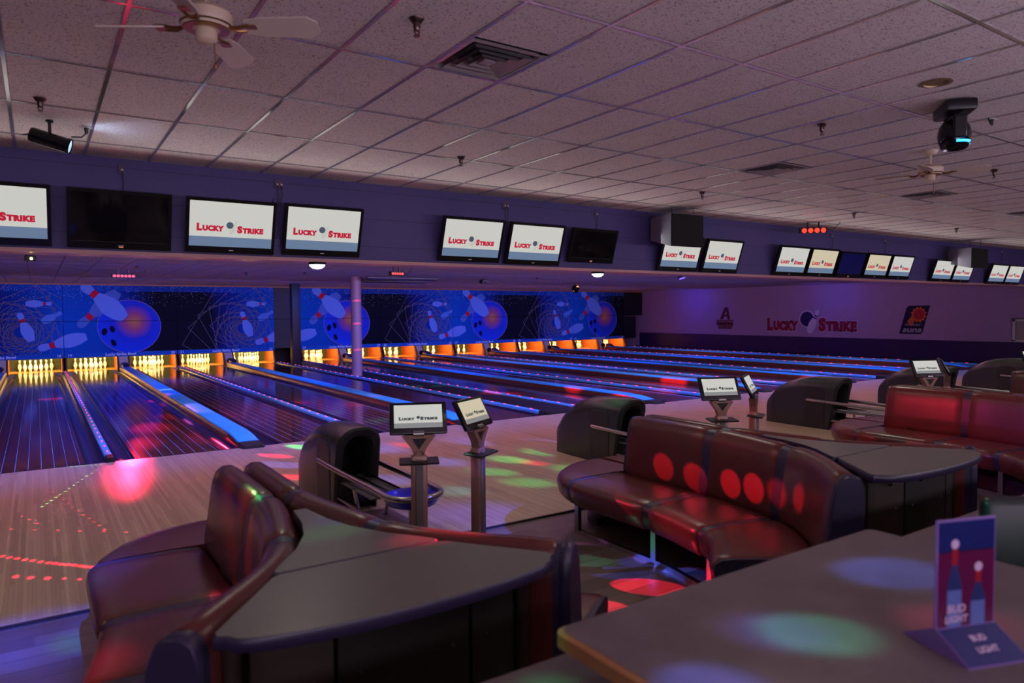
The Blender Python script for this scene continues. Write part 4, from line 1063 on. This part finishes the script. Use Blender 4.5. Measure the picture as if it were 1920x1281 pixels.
# black strip fixtures under the lane ceiling and the blue tube near the wall
for k, (x0, y0, z0) in enumerate(((7.9, 8.9, ZL-.06), (8.55, 10.9, ZL-.06))):
    t = thing('strip_fixture', ('nearer' if k == 0 else 'farther')+' long dark strip fixture right of the pale column', 'light fixture', (x0, y0, z0))
    MB().rbox((1.15, 0, 0), (2.3, .12, .06), .01, 1).build('housing', mat('strip_housing', srgb(60, 54, 60), .4), t); MB().cyl((.05, 0, -.045), (2.25, 0, -.045), .016, .016, 10).build('tube', mat('uv_glass', srgb(40, 30, 80), .1), t)
    for x in (.3, 2.0): MB().cyl((x, 0, .02), (x, 0, .06), .01, .01, 8).build('hanger', m_black, t)
t = thing('ultraviolet_tube', 'glowing violet tube light under the lane ceiling by the side wall', 'light', (16.9, 5.2, 2.93), R(51))
MB().rbox((0, .03, .03), (1.0, .1, .05), .008, 1).build('housing', m_black, t); MB().cyl((-.48, -.01, -.012), (.48, -.01, -.012), .02, .02, 12).build('tube', emis('uv_tube_glow', (.16, .08, 1.0), 2.2), t)
area_lamp('ultraviolet_tube_lamp', (25.8, 13.9, 2.8), (1, .1, -.35), 1.0, .1, 9, (.06, .06, 1.0), 140)
area_lamp('ultraviolet_tube_lamp', (25.8, 6.5, 2.8), (1, .1, -.4), 1.0, .1, 6, (.1, .08, 1.0), 150)

# ------------------------------------------------------------------ signs on the side wall
def wallf(yc, zc): return lambda a, c, d: (XR-d, yc-a, zc+c)       # a runs to the viewer's right
m_swht = mat('sign_white', srgb(205, 195, 215), .5); m_sr = mat('sign_crimson', srgb(140, 18, 52), .45); m_snv = mat('sign_navy', srgb(26, 26, 92), .4); m_spur = mat('sign_dark_purple', srgb(30, 16, 54), .5); m_sor = mat('sign_orange', srgb(226, 110, 30), .5); m_srd = mat('sign_red', srgb(190, 34, 34), .5); m_sgr = mat('sign_grey', srgb(170, 162, 178), .5)
t = thing('wall_lettering', 'large red cut-out lettering with ball and pin on the side wall', 'sign', (0, 0, 0)); F = wallf(7.75, 1.25)
for wd, x0, x1 in (('Lucky', -2.12, -.52), ('Strike', .42, 2.12)):
    vs, fs = chunky(wd, x0, x1, -.27, .32); 
    for nm_, mm, off, sc in (('letter_outline', m_swht, .012, 1.03), ('letter_face', m_sr, .02, 1.0)):
        cxw = (x0+x1)/2
        q = MB(); q.add([F(cxw+(v[0]-cxw)*sc, .01+(v[1]-.01)*(1.12 if sc > 1 else 1), off) for v in vs], fs); q.build(nm_, mm, t, smooth=0, fix=False)
MB().prism(ellipse(-.12, .26, .37, .37, 28), 0, .018, F).build('ball_outline', m_swht, t, smooth=0); MB().prism(ellipse(-.12, .26, .32, .32, 28), .018, .024, F).build('ball_face', m_snv, t, smooth=0)
for a, c in ((-.2, .36), (-.06, .36), (-.15, .22)): MB().prism(ellipse(a, c, .035, .045, 12), .024, .026, F).build('finger_hole', m_spur, t, smooth=0)
MB().prism(pin_poly((.42, .66), (-.02, -.34), 1.0), .02, .03, F).build('pin_face', m_swht, t, smooth=0)
MB().prism(pin_poly((.42, .66), (-.02, -.34), 1.02, .24, .29), .03, .032, F).build('pin_stripe', m_snv, t, smooth=0); MB().prism(pin_poly((.42, .66), (-.02, -.34), 1.02, .33, .38), .03, .032, F).build('pin_stripe', m_snv, t, smooth=0)

t = thing('wall_emblem', 'dark red letter emblem over stacked team lettering on the side wall', 'sign', (0, 0, 0)); F = wallf(12.25, 1.5)
mm = mat('emblem_maroon', srgb(96, 26, 44), .5)
a_ = MB()
a_.prism([(-.30, -.02), (-.02, .56), (.17, .56), (.30, -.02), (.15, -.02), (.12, .12), (-.06, .12), (-.12, -.02)], 0, .015, F); a_.build('letter_a', mm, t, smooth=0)
MB().prism([(-.02, .2), (.10, .2), (.08, .36), (.05, .36)], .0151, .017, F).build('letter_counter', m_lav, t, smooth=0)
bk = MB()
for x in range(11):
    hh = .20 if x % 2 == 0 else .16
    bk.bb(F(-.50+x*.091, -.02-.02, .0), F(-.50+x*.091+.062, -.02-.02-hh-.1, .012)) if False else bk.prism([(-.50+x*.091, -.04-hh-.08), (-.44+x*.091, -.04-hh-.08), (-.44+x*.091, -.04), (-.50+x*.091, -.04)], 0, .012, F)
bk.build('emblem_bars', mm, t, smooth=0)
for txt, z_, sz in (('DIAMOND', -.19, .2), ('BACKS', -.42, .25)):
    vs, fs = text_data(txt, sz, .03, align='CENTER'); wv = max(abs(v[0]) for v in vs)
    k_ = (.47 if txt == 'DIAMOND' else .38)/wv
    if txt == 'BACKS': MB().prism([(-.40, z_-.05), (.40, z_-.05), (.42, z_+.22), (-.42, z_+.22)], 0, .012, F).build('word_plate', mm, t, smooth=0)
    MB().add([F(v[0]*k_, z_+v[1], .014) for v in vs], fs).build('emblem_lettering', mat('emblem_sand', srgb(150, 96, 92), .5), t, smooth=0, fix=False)

t = thing('wall_emblem', 'slanted dark poster with a red sun ball and lettering on the side wall', 'sign', (0, 0, 0)); F = wallf(3.42, 1.49)
MB().prism([(-.52, -.53), (.26, -.53), (.34, -.46), (.60, .54), (-.16, .54), (-.25, .46)], 0, .015, F).build('backing', m_spur, t, smooth=0)
rays = []
for k in range(24):
    a = 2*math.pi*k/24; r_ = .30 if k % 2 else .225; rays.append((.20+r_*math.cos(a), .20+r_*math.sin(a)*1.05))
MB().prism(rays, .015, .018, F).build('sun_rays', m_sor, t, smooth=0); MB().prism(ellipse(.21, .21, .205, .21, 24), .018, .021, F).build('sun_ball', m_srd, t, smooth=0)
fl = MB()
for dx, dy in ((0, 0), (.05, -.05), (.10, -.09), (-.03, .06)): fl.prism([(-.20+dx, -.12+dy), (-.17+dx, -.15+dy), (.05+dx*.6, .10+dy*.6), (.0+dx*.6, .13+dy*.6)], .016, .0185, F)
fl.build('flame_streaks', m_sor, t, smooth=0)
for txt, z_, sz, wdt, xx in (('PHOENIX', -.21, .1, .62, -.02), ('suns', -.46, .34, .72, -.05)):
    vs, fs = text_data(txt, sz, .035, align='CENTER', shear=.22); w2 = max(v[0] for v in vs)-min(v[0] for v in vs); k_ = wdt/w2
    MB().add([F(xx+v[0]*k_, z_+v[1]*.85, .018) for v in vs], fs).build('emblem_lettering', m_sgr, t, smooth=0, fix=False)

# ------------------------------------------------------------------ bar-height table, ledge, card and stool in the foreground
m_lam = mat('bar_laminate', srgb(90, 76, 80), .4, noise=.5, nscale=6, bump=.04, bscale=90)
m_oak = mat('oak_edge', srgb(150, 100, 62), .4, noise=.2, nscale=14)
def rrect(x0, x1, y0, y1, r, n=5):
    out = []
    for cx_, cy_, a0 in ((x1-r, y1-r, 0), (x0+r, y1-r, 90), (x0+r, y0+r, 180), (x1-r, y0+r, 270)):
        for k in range(n+1):
            a = R(a0+90*k/n); out.append((cx_+r*math.cos(a), cy_+r*math.sin(a)))
    return out
t = thing('bar_table', 'bar table with grey laminate top and oak edge in the lower right', 'table', (1.84, -9.36, 0))
po = rrect(-.75, .75, -.44, .44, .04); pi_ = rrect(-.738, .738, -.428, .428, .036)
e = MB(); e.rings([[(x, y, 1.003) for x, y in pi_], [(x, y, 1.009) for x, y in po], [(x, y, 1.043) for x, y in po], [(x, y, 1.05) for x, y in pi_]]); e.build('oak_edge', m_oak, t)
MB().prism(rrect(-.736, .736, -.426, .426, .034), 1.0498, 1.0515).build('laminate_top', m_lam, t)
MB().cyl((0, -.06, .03), (0, -.06, 1.003), .045, .045, 16).build('pedestal', m_black, t); MB().lathe([(.27, -.012), (.27, .005), (.1, .03), (.045, .05)], 28, (0, -.06, 0)).build('foot_disc', m_black, t)
t = thing('drink_ledge', 'long lower drink ledge with oak edge behind the bar table', 'ledge', (2.6, -8.96, 0))
po = rrect(-4.5, 8.0, -.16, .16, .02, 2); pi_ = rrect(-4.49, 7.99, -.15, .15, .018, 2)
e = MB(); e.rings([[(x, y, .86) for x, y in pi_], [(x, y, .866) for x, y in po], [(x, y, .894) for x, y in po], [(x, y, .90) for x, y in pi_]]); e.build('oak_edge', m_oak, t)
MB().prism(rrect(-4.488, 7.988, -.148, .148, .017, 2), .8998, .9012).build('laminate_top', m_lam, t)
MB().bb((-4.4, -.04, -.012), (7.9, .04, .86)).build('half_wall', mat('half_wall_panel', srgb(60, 46, 44), .5), t, smooth=0)
# beer card
t = thing('table_card', 'upright printed beer card in a folded base on the bar table', 'table card', (1.855, -9.575, 1.0515), R(-20))
m_cblue = mat('card_blue', srgb(22, 30, 92), .25); m_cwine = mat('card_wine', srgb(84, 14, 60), .25); m_cnavy = mat('card_navy', srgb(12, 14, 44), .25); m_clav = mat('card_edge', srgb(120, 90, 160), .3); m_clbl = mat('card_label', srgb(84, 98, 160), .3); m_cwht = mat('card_white', srgb(190, 160, 195), .35); m_btl = mat('card_bottle', srgb(36, 44, 96), .3); m_bred = mat('card_bottle_red', srgb(140, 20, 40), .3)
MB().rbox((0, 0, .165), (.176, .006, .30), .002, 1).build('card_sheet', m_clav, t)
fr = lambda pts, d: [(x, -.0035-d, z) for x, z in pts]
MB().face(fr([(-.083, .02), (.083, .02), (.083, .31), (-.083, .31)], 0)).build('printed_ground', m_cnavy, t, smooth=0, fix=False)
MB().face(fr([(-.083, .03), (.083, .03), (.083, .235), (-.083, .235)], .0003)).build('printed_glow', m_cwine, t, smooth=0, fix=False)
MB().face(fr([(-.083, .238), (.083, .238), (.083, .31), (-.083, .31)], .0003)).build('printed_sky', m_cblue, t, smooth=0, fix=False)
def bottle(x, z0, h):
    P_ = [(.022, 0), (.022, .55*h), (.010, .74*h), (.0085, .92*h), (.0085, h)]
    MB().face(fr([(x-a, z0+c) for a, c in P_]+[(x+a, z0+c) for a, c in reversed(P_)], .0006)).build('printed_bottle', m_btl, t, smooth=0, fix=False)
    MB().face(fr([(x-.021, z0+.12*h), (x+.021, z0+.12*h), (x+.021, z0+.52*h), (x-.021, z0+.52*h)], .0009)).build('printed_label', m_clbl, t, smooth=0, fix=False)
    MB().face(fr([(x-.009, z0+.78*h), (x+.009, z0+.78*h), (x+.009, z0+.95*h), (x-.009, z0+.95*h)], .0009)).build('printed_neck', m_bred, t, smooth=0, fix=False)
    MB().face(fr(ellipse(x, z0+h, .012, .012, 10), .0011)).build('printed_cap', m_cwht, t, smooth=0, fix=False)
bottle(-.035, .02, .235); bottle(.035, .02, .175)
for txt, z_, sz in (('BUD', .088, .027), ('LIGHT', .064, .0235)):
    vs, fs = text_data(txt, sz, .03, align='CENTER', shear=.1); MB().add([(v[0]-.03, -.0055, z_+v[1]) for v in vs], fs).build('printed_lettering', m_cwht, t, smooth=0, fix=False)
bs = MB(); bs.prism([(-.10, 0), (.10, 0), (.0, .055)], -.088, .088, lambda a, c, x: (x, a, c)); 
bs.build('folded_base', m_clav, t, smooth=0)
MB().face([(-.085, -.098, .003), (.085, -.098, .003), (.085, -.008, .0525), (-.085, -.008, .0525)]).build('base_print', m_cblue, t, smooth=0, fix=False)
for txt, q0 in (('BUD', .55), ('LIGHT', .28)):
    vs, fs = text_data(txt, .022, .03, align='CENTER'); MB().add([(v[0], -.1006+(q0*.1+v[1]*.87), .0042+(q0*.1+v[1]*.87)*.55) for v in vs], fs).build('base_lettering', m_cwht, t, smooth=0, fix=False)
# stool beside the table
t = thing('bar_stool', 'dark padded bar stool back beyond the bar table at the right edge', 'stool', (2.98, -9.46, -.012), R(-35))
m_st = mat('stool_vinyl', srgb(14, 20, 20), .4)
MB().rbox((0, 0, .72), (.42, .42, .09), .03, 3).build('seat', m_st, t)
MB().rbox((0, .2, 1.0), (.42, .07, .36), .034, 3, Matrix.Rotation(R(-8), 3, 'X')).build('backrest', m_st, t)
for sx in (-1, 1):
    for sy in (-1, 1): MB().cyl((sx*.2, sy*.2, 0), (sx*.16, sy*.16, .69), .014, .014, 8).build('leg', m_black, t)
ft = MB(); ft.tube([(-.188, -.188, .25), (.188, -.188, .25), (.188, .188, .25), (-.188, .188, .25)], .01, 6, True); ft.build('footrest', m_steel, t)
for sx in (-.15, .15): MB().cyl((sx, .19, .7), (sx, .2, .9), .012, .012, 8).build('back_post', m_black, t)

# ------------------------------------------------------------------ disco beams
RED, GRN, BLU, PUR = (1, .02, .07), (.05, 1, .25), (.06, .13, 1), (.8, .15, .9)
# spotlight by the soffit: row of red discs on the middle bench and colour on the near bench
gobo('spotlight_beams', (.34, -3.12, 3.30), [((4.20, -6.09, .66), .092, RED, 8.21, .12), ((4.19, -6.42, .64), .092, RED, 9.23, .12), ((4.19, -6.80, .65), .09, RED, 10.77, .12), ((4.19, -7.08, .64), .092, RED, 10.26, .12), ((4.17, -7.34, .64), .082, RED, 6.16, .3), ((4.08, -7.6, .66), .082, RED, 6.16, .3),
      ((3.66, -6.3, .36), .16, RED, 2.16, .6), ((3.64, -7.0, .34), .22, RED, 2.97, .6), ((.84, -6.27, .72), .10, RED, 3.86, .5), ((.86, -6.75, .70), .10, RED, 5.13, .5), ((.9, -6.6, .86), .10, GRN, 1.5, .6),
      ((3.41, -6.90, 0), .145, RED, 26.73, .08), ((2.89, -6.97, 0), .15, RED, 26.73, .08), ((3.42, -6.6, 0), .13, BLU, 5.35, .15), ((3.40, -6.27, 0), .13, (.1, .8, .5), 3.17, .3), ((3.55, -5.98, 0), .11, PUR, 2.92, .4), ((3.75, -6.6, .02), .16, BLU, 5.83, .15), ((3.8, -6.9, .02), .12, BLU, 5.83, .15),
      ((8.6, -6.2, .75), .9, RED, .9, .6), ((8.5, -7.4, .6), .6, (.5, .1, 1), .8, .6), ((5.3, -7.6, .95), .5, RED, .5, .7)])
# moving head: discs on the seating floor, the approach and the bar table
gobo('moving_head_beams', (6.35, -7.5, 3.17), [((3.35, -5.45, 0), .26, BLU, 10.80, .6), ((3.33, -4.75, 0), .35, (.08, .06, 1), 7.20, .8), ((4.95, -2.9, 0), .17, GRN, 6.5, .4), ((5.54, -2.73, 0), .16, GRN, 5, .5), ((4.42, -3.37, 0), .17, GRN, 5, .5), ((4.45, -4.04, 0), .18, GRN, 4, .6), ((5.27, -3.81, 0), .17, GRN, 4, .6), ((6.02, -2.3, 0), .2, BLU, 9, .5), ((4.2, -2.5, 0), .2, BLU, 9, .6), ((3.82, -1.01, 0), .28, BLU, 14, .6), ((3.2, -2.99, 0), .22, BLU, 9, .6), ((5.19, -1.5, 0), .2, BLU, 10, .5), ((5.09, -3.24, 0), .12, RED, 6, .5), ((6.88, -2.01, 0), .14, RED, 6, .5), ((4.3, -1.21, 0), .12, RED, 9, .5), ((3.6, -3.9, 0), .18, (.05, .5, .8), 4, .6),
      ((3.08, -.51, 0), .13, GRN, 25.92, .2), ((2.57, -.88, 0), .11, RED, 19.44, .3), ((2.48, -1.5, 0), .16, BLU, 12.96, .2), ((2.39, -2.25, 0), .11, RED, 19.44, .4), ((1.46, -7.74, .93), .12, RED, 16.00, .4), ((2.56, -5.15, .36), .16, (.1, .1, 1), 5.00, .5), ((1.25, -7.30, .93), .10, BLU, 6.40, .5), ((.98, -7.45, .93), .10, GRN, 2.80, .6),
      ((3.7, -6.05, .25), .16, (.3, .05, 1), 3.00, .6)])
# effect light above the bar: soft colour pools on the table and the near floor
gobo('bar_effect_beams', (.4, -8.2, 3.3), [((1.62, -9.33, 1.05), .115, (.05, .75, .42), 7.06, .35), ((1.55, -9.27, 1.05), .10, (.1, .12, 1), 4.46, .5), ((2.2, -9.22, 1.05), .13, (.06, .22, 1), 8.18, .3), ((1.2, -9.36, 1.05), .10, (.12, .2, 1), 8.92, .4), ((1.98, -9.5, 1.05), .10, (1, .1, .3), 3.72, .6), ((2.95, -9.35, 1.0), .12, (.02, .7, .4), 10.0, .6),
      ((.0, -5.55, 0), .32, (.03, .07, 1), 10, .5), ((-.3, -5.5, 0), .28, (.03, .07, 1), 10, .5), ((.3, -5.4, 0), .2, (.03, .07, 1), 8, .6), ((-.12, -6.15, 0), .22, (.04, .06, 1), 6, .6), ((1.06, -8.95, .9), .08, GRN, 2.64, .6), ((.16, -5.95, .42), .10, GRN, 3.52, .6), ((.12, -7.0, .38), .16, RED, 4.84, .7)])
# red light bars over the lanes
gobo('lane_red_beams_left', (1.75, 8.7, 2.75), [((.85, -.75, 0), .24, RED, 1.0, .8), ((1.02, .25, 0), .18, RED, 4.00, .6), ((1.3, 1.3, 0), .18, RED, 13.20, .7), ((1.55, 2.75, 0), .26, RED, 22.00, .6), ((2.2, 6.8, 0), .26, RED, 17.60, .2), ((.25, 8.7, 0), .26, RED, 13.20, .2), ((2.52, 7.9, .13), .22, PUR, 11.44, .1), ((2.6, 3.9, .12), .4, PUR, 7.04, .2), ((2.05, 1.2, .0), .2, RED, 13.20, .6), ((2.0, 4.0, 0), .2, RED, 8.80, .6)])
gobo('lane_red_beams_right', (7.1, 4.9, 2.75), [((5.55, .8, .06), .34, RED, 16.50, .3), ((4.4, 4.6, .0), .3, RED, 8.25, .6), ((5.6, 3.6, 0), .3, RED, 8.25, .6), ((8.8, 3.4, .05), .34, RED, 16.50, .3), ((10.9, 2.2, .05), .42, RED, 18.15, .25), ((13.9, 2.6, .05), .42, RED, 18.15, .25), ((8.0, 5.9, .05), .15, GRN, 9.90, .4), ((8.4, 5.6, .05), .15, GRN, 9.90, .4),
      ((9.9, 1.0, 0), .3, RED, 6.60, .6), ((12.2, 1.4, 0), .3, RED, 6.60, .6), ((6.6, 1.0, 0), .3, PUR, 5.28, .6), ((4.9, 1.2, 0), .2, GRN, 4.95, .4), ((4.6, 2.6, 0), .2, GRN, 4.95, .4), ((17.0, 1.0, 0), .3, RED, 9.90, .4), ((7.81, 9.66, 2.27), .03, RED, 5.0, .3), ((7.86, 9.66, 2.27), .03, RED, 5.0, .3), ((7.91, 9.66, 2.27), .03, RED, 5.0, .3), ((7.96, 9.66, 2.27), .03, RED, 5.0, .3), ((8.01, 9.66, 2.27), .03, RED, 5.0, .3), ((7.81, 9.66, 1.59), .03, RED, 5.0, .3), ((7.86, 9.66, 1.59), .03, RED, 5.0, .3), ((7.91, 9.66, 1.59), .03, RED, 5.0, .3), ((7.96, 9.66, 1.59), .03, RED, 5.0, .3), ((8.01, 9.66, 1.59), .03, RED, 5.0, .3), ((7.81, 9.66, 0.81), .03, RED, 5.0, .3), ((7.86, 9.66, 0.81), .03, RED, 5.0, .3), ((7.91, 9.66, 0.81), .03, RED, 5.0, .3), ((7.96, 9.66, 0.81), .03, RED, 5.0, .3), ((8.01, 9.66, 0.81), .03, RED, 5.0, .3)])
# laser dots on the approach
LR = [(-.1, -.46), (-.05, -.72), (0, -.97), (.04, -1.21), (.09, -1.44), (.13, -1.66), (.17, -1.87), (.21, -2.07), (.24, -2.26), (.28, -2.45), (.31, -2.63), (.35, -2.8), (.38, -2.96), (.41, -3.12), (.44, -3.28), (-.28, -3.61), (-.23, -3.68), (-.18, -3.74), (-.13, -3.81), (-.08, -3.87), (-.03, -3.94), (.02, -4.0), (.06, -4.04), (.1, -4.09), (.14, -4.13), (.18, -4.17), (.22, -4.22), (.25, -4.26), (.29, -4.3), (.33, -4.34), (.37, -4.39), (-.24, -2.79), (-.07, -2.93), (.1, -3.07), (.26, -3.21), (.43, -3.34), (.59, -3.48), (-.18, -4.2), (-.09, -4.29), (.01, -4.37), (.11, -4.45), (.2, -4.53), (-.17, -2.35), (-.11, -2.53), (-.05, -2.71)]
LG = [(.22, -.02), (.26, -.03), (.31, -.05), (.36, -.06), (.41, -.08), (.46, -.09), (.51, -.11), (.56, -.12), (.61, -.13), (-.01, -2.06), (.03, -1.95), (.07, -1.84), (.11, -1.72), (.15, -1.6), (.2, -1.48), (.24, -1.35), (.29, -1.21), (.33, -1.07), (.38, -.93), (.43, -.78), (.49, -.63), (.54, -.47)]
gobo('laser_dots', (-.02, -1.40, 2.43), [((x, y, 0), .022 if -4.45 < y < -3.55 else .014, RED, 14.0, .3) for x, y in LR]+[((x, y, 0), .014, (.2, 1, .25), 18.0, .3) for x, y in LG])
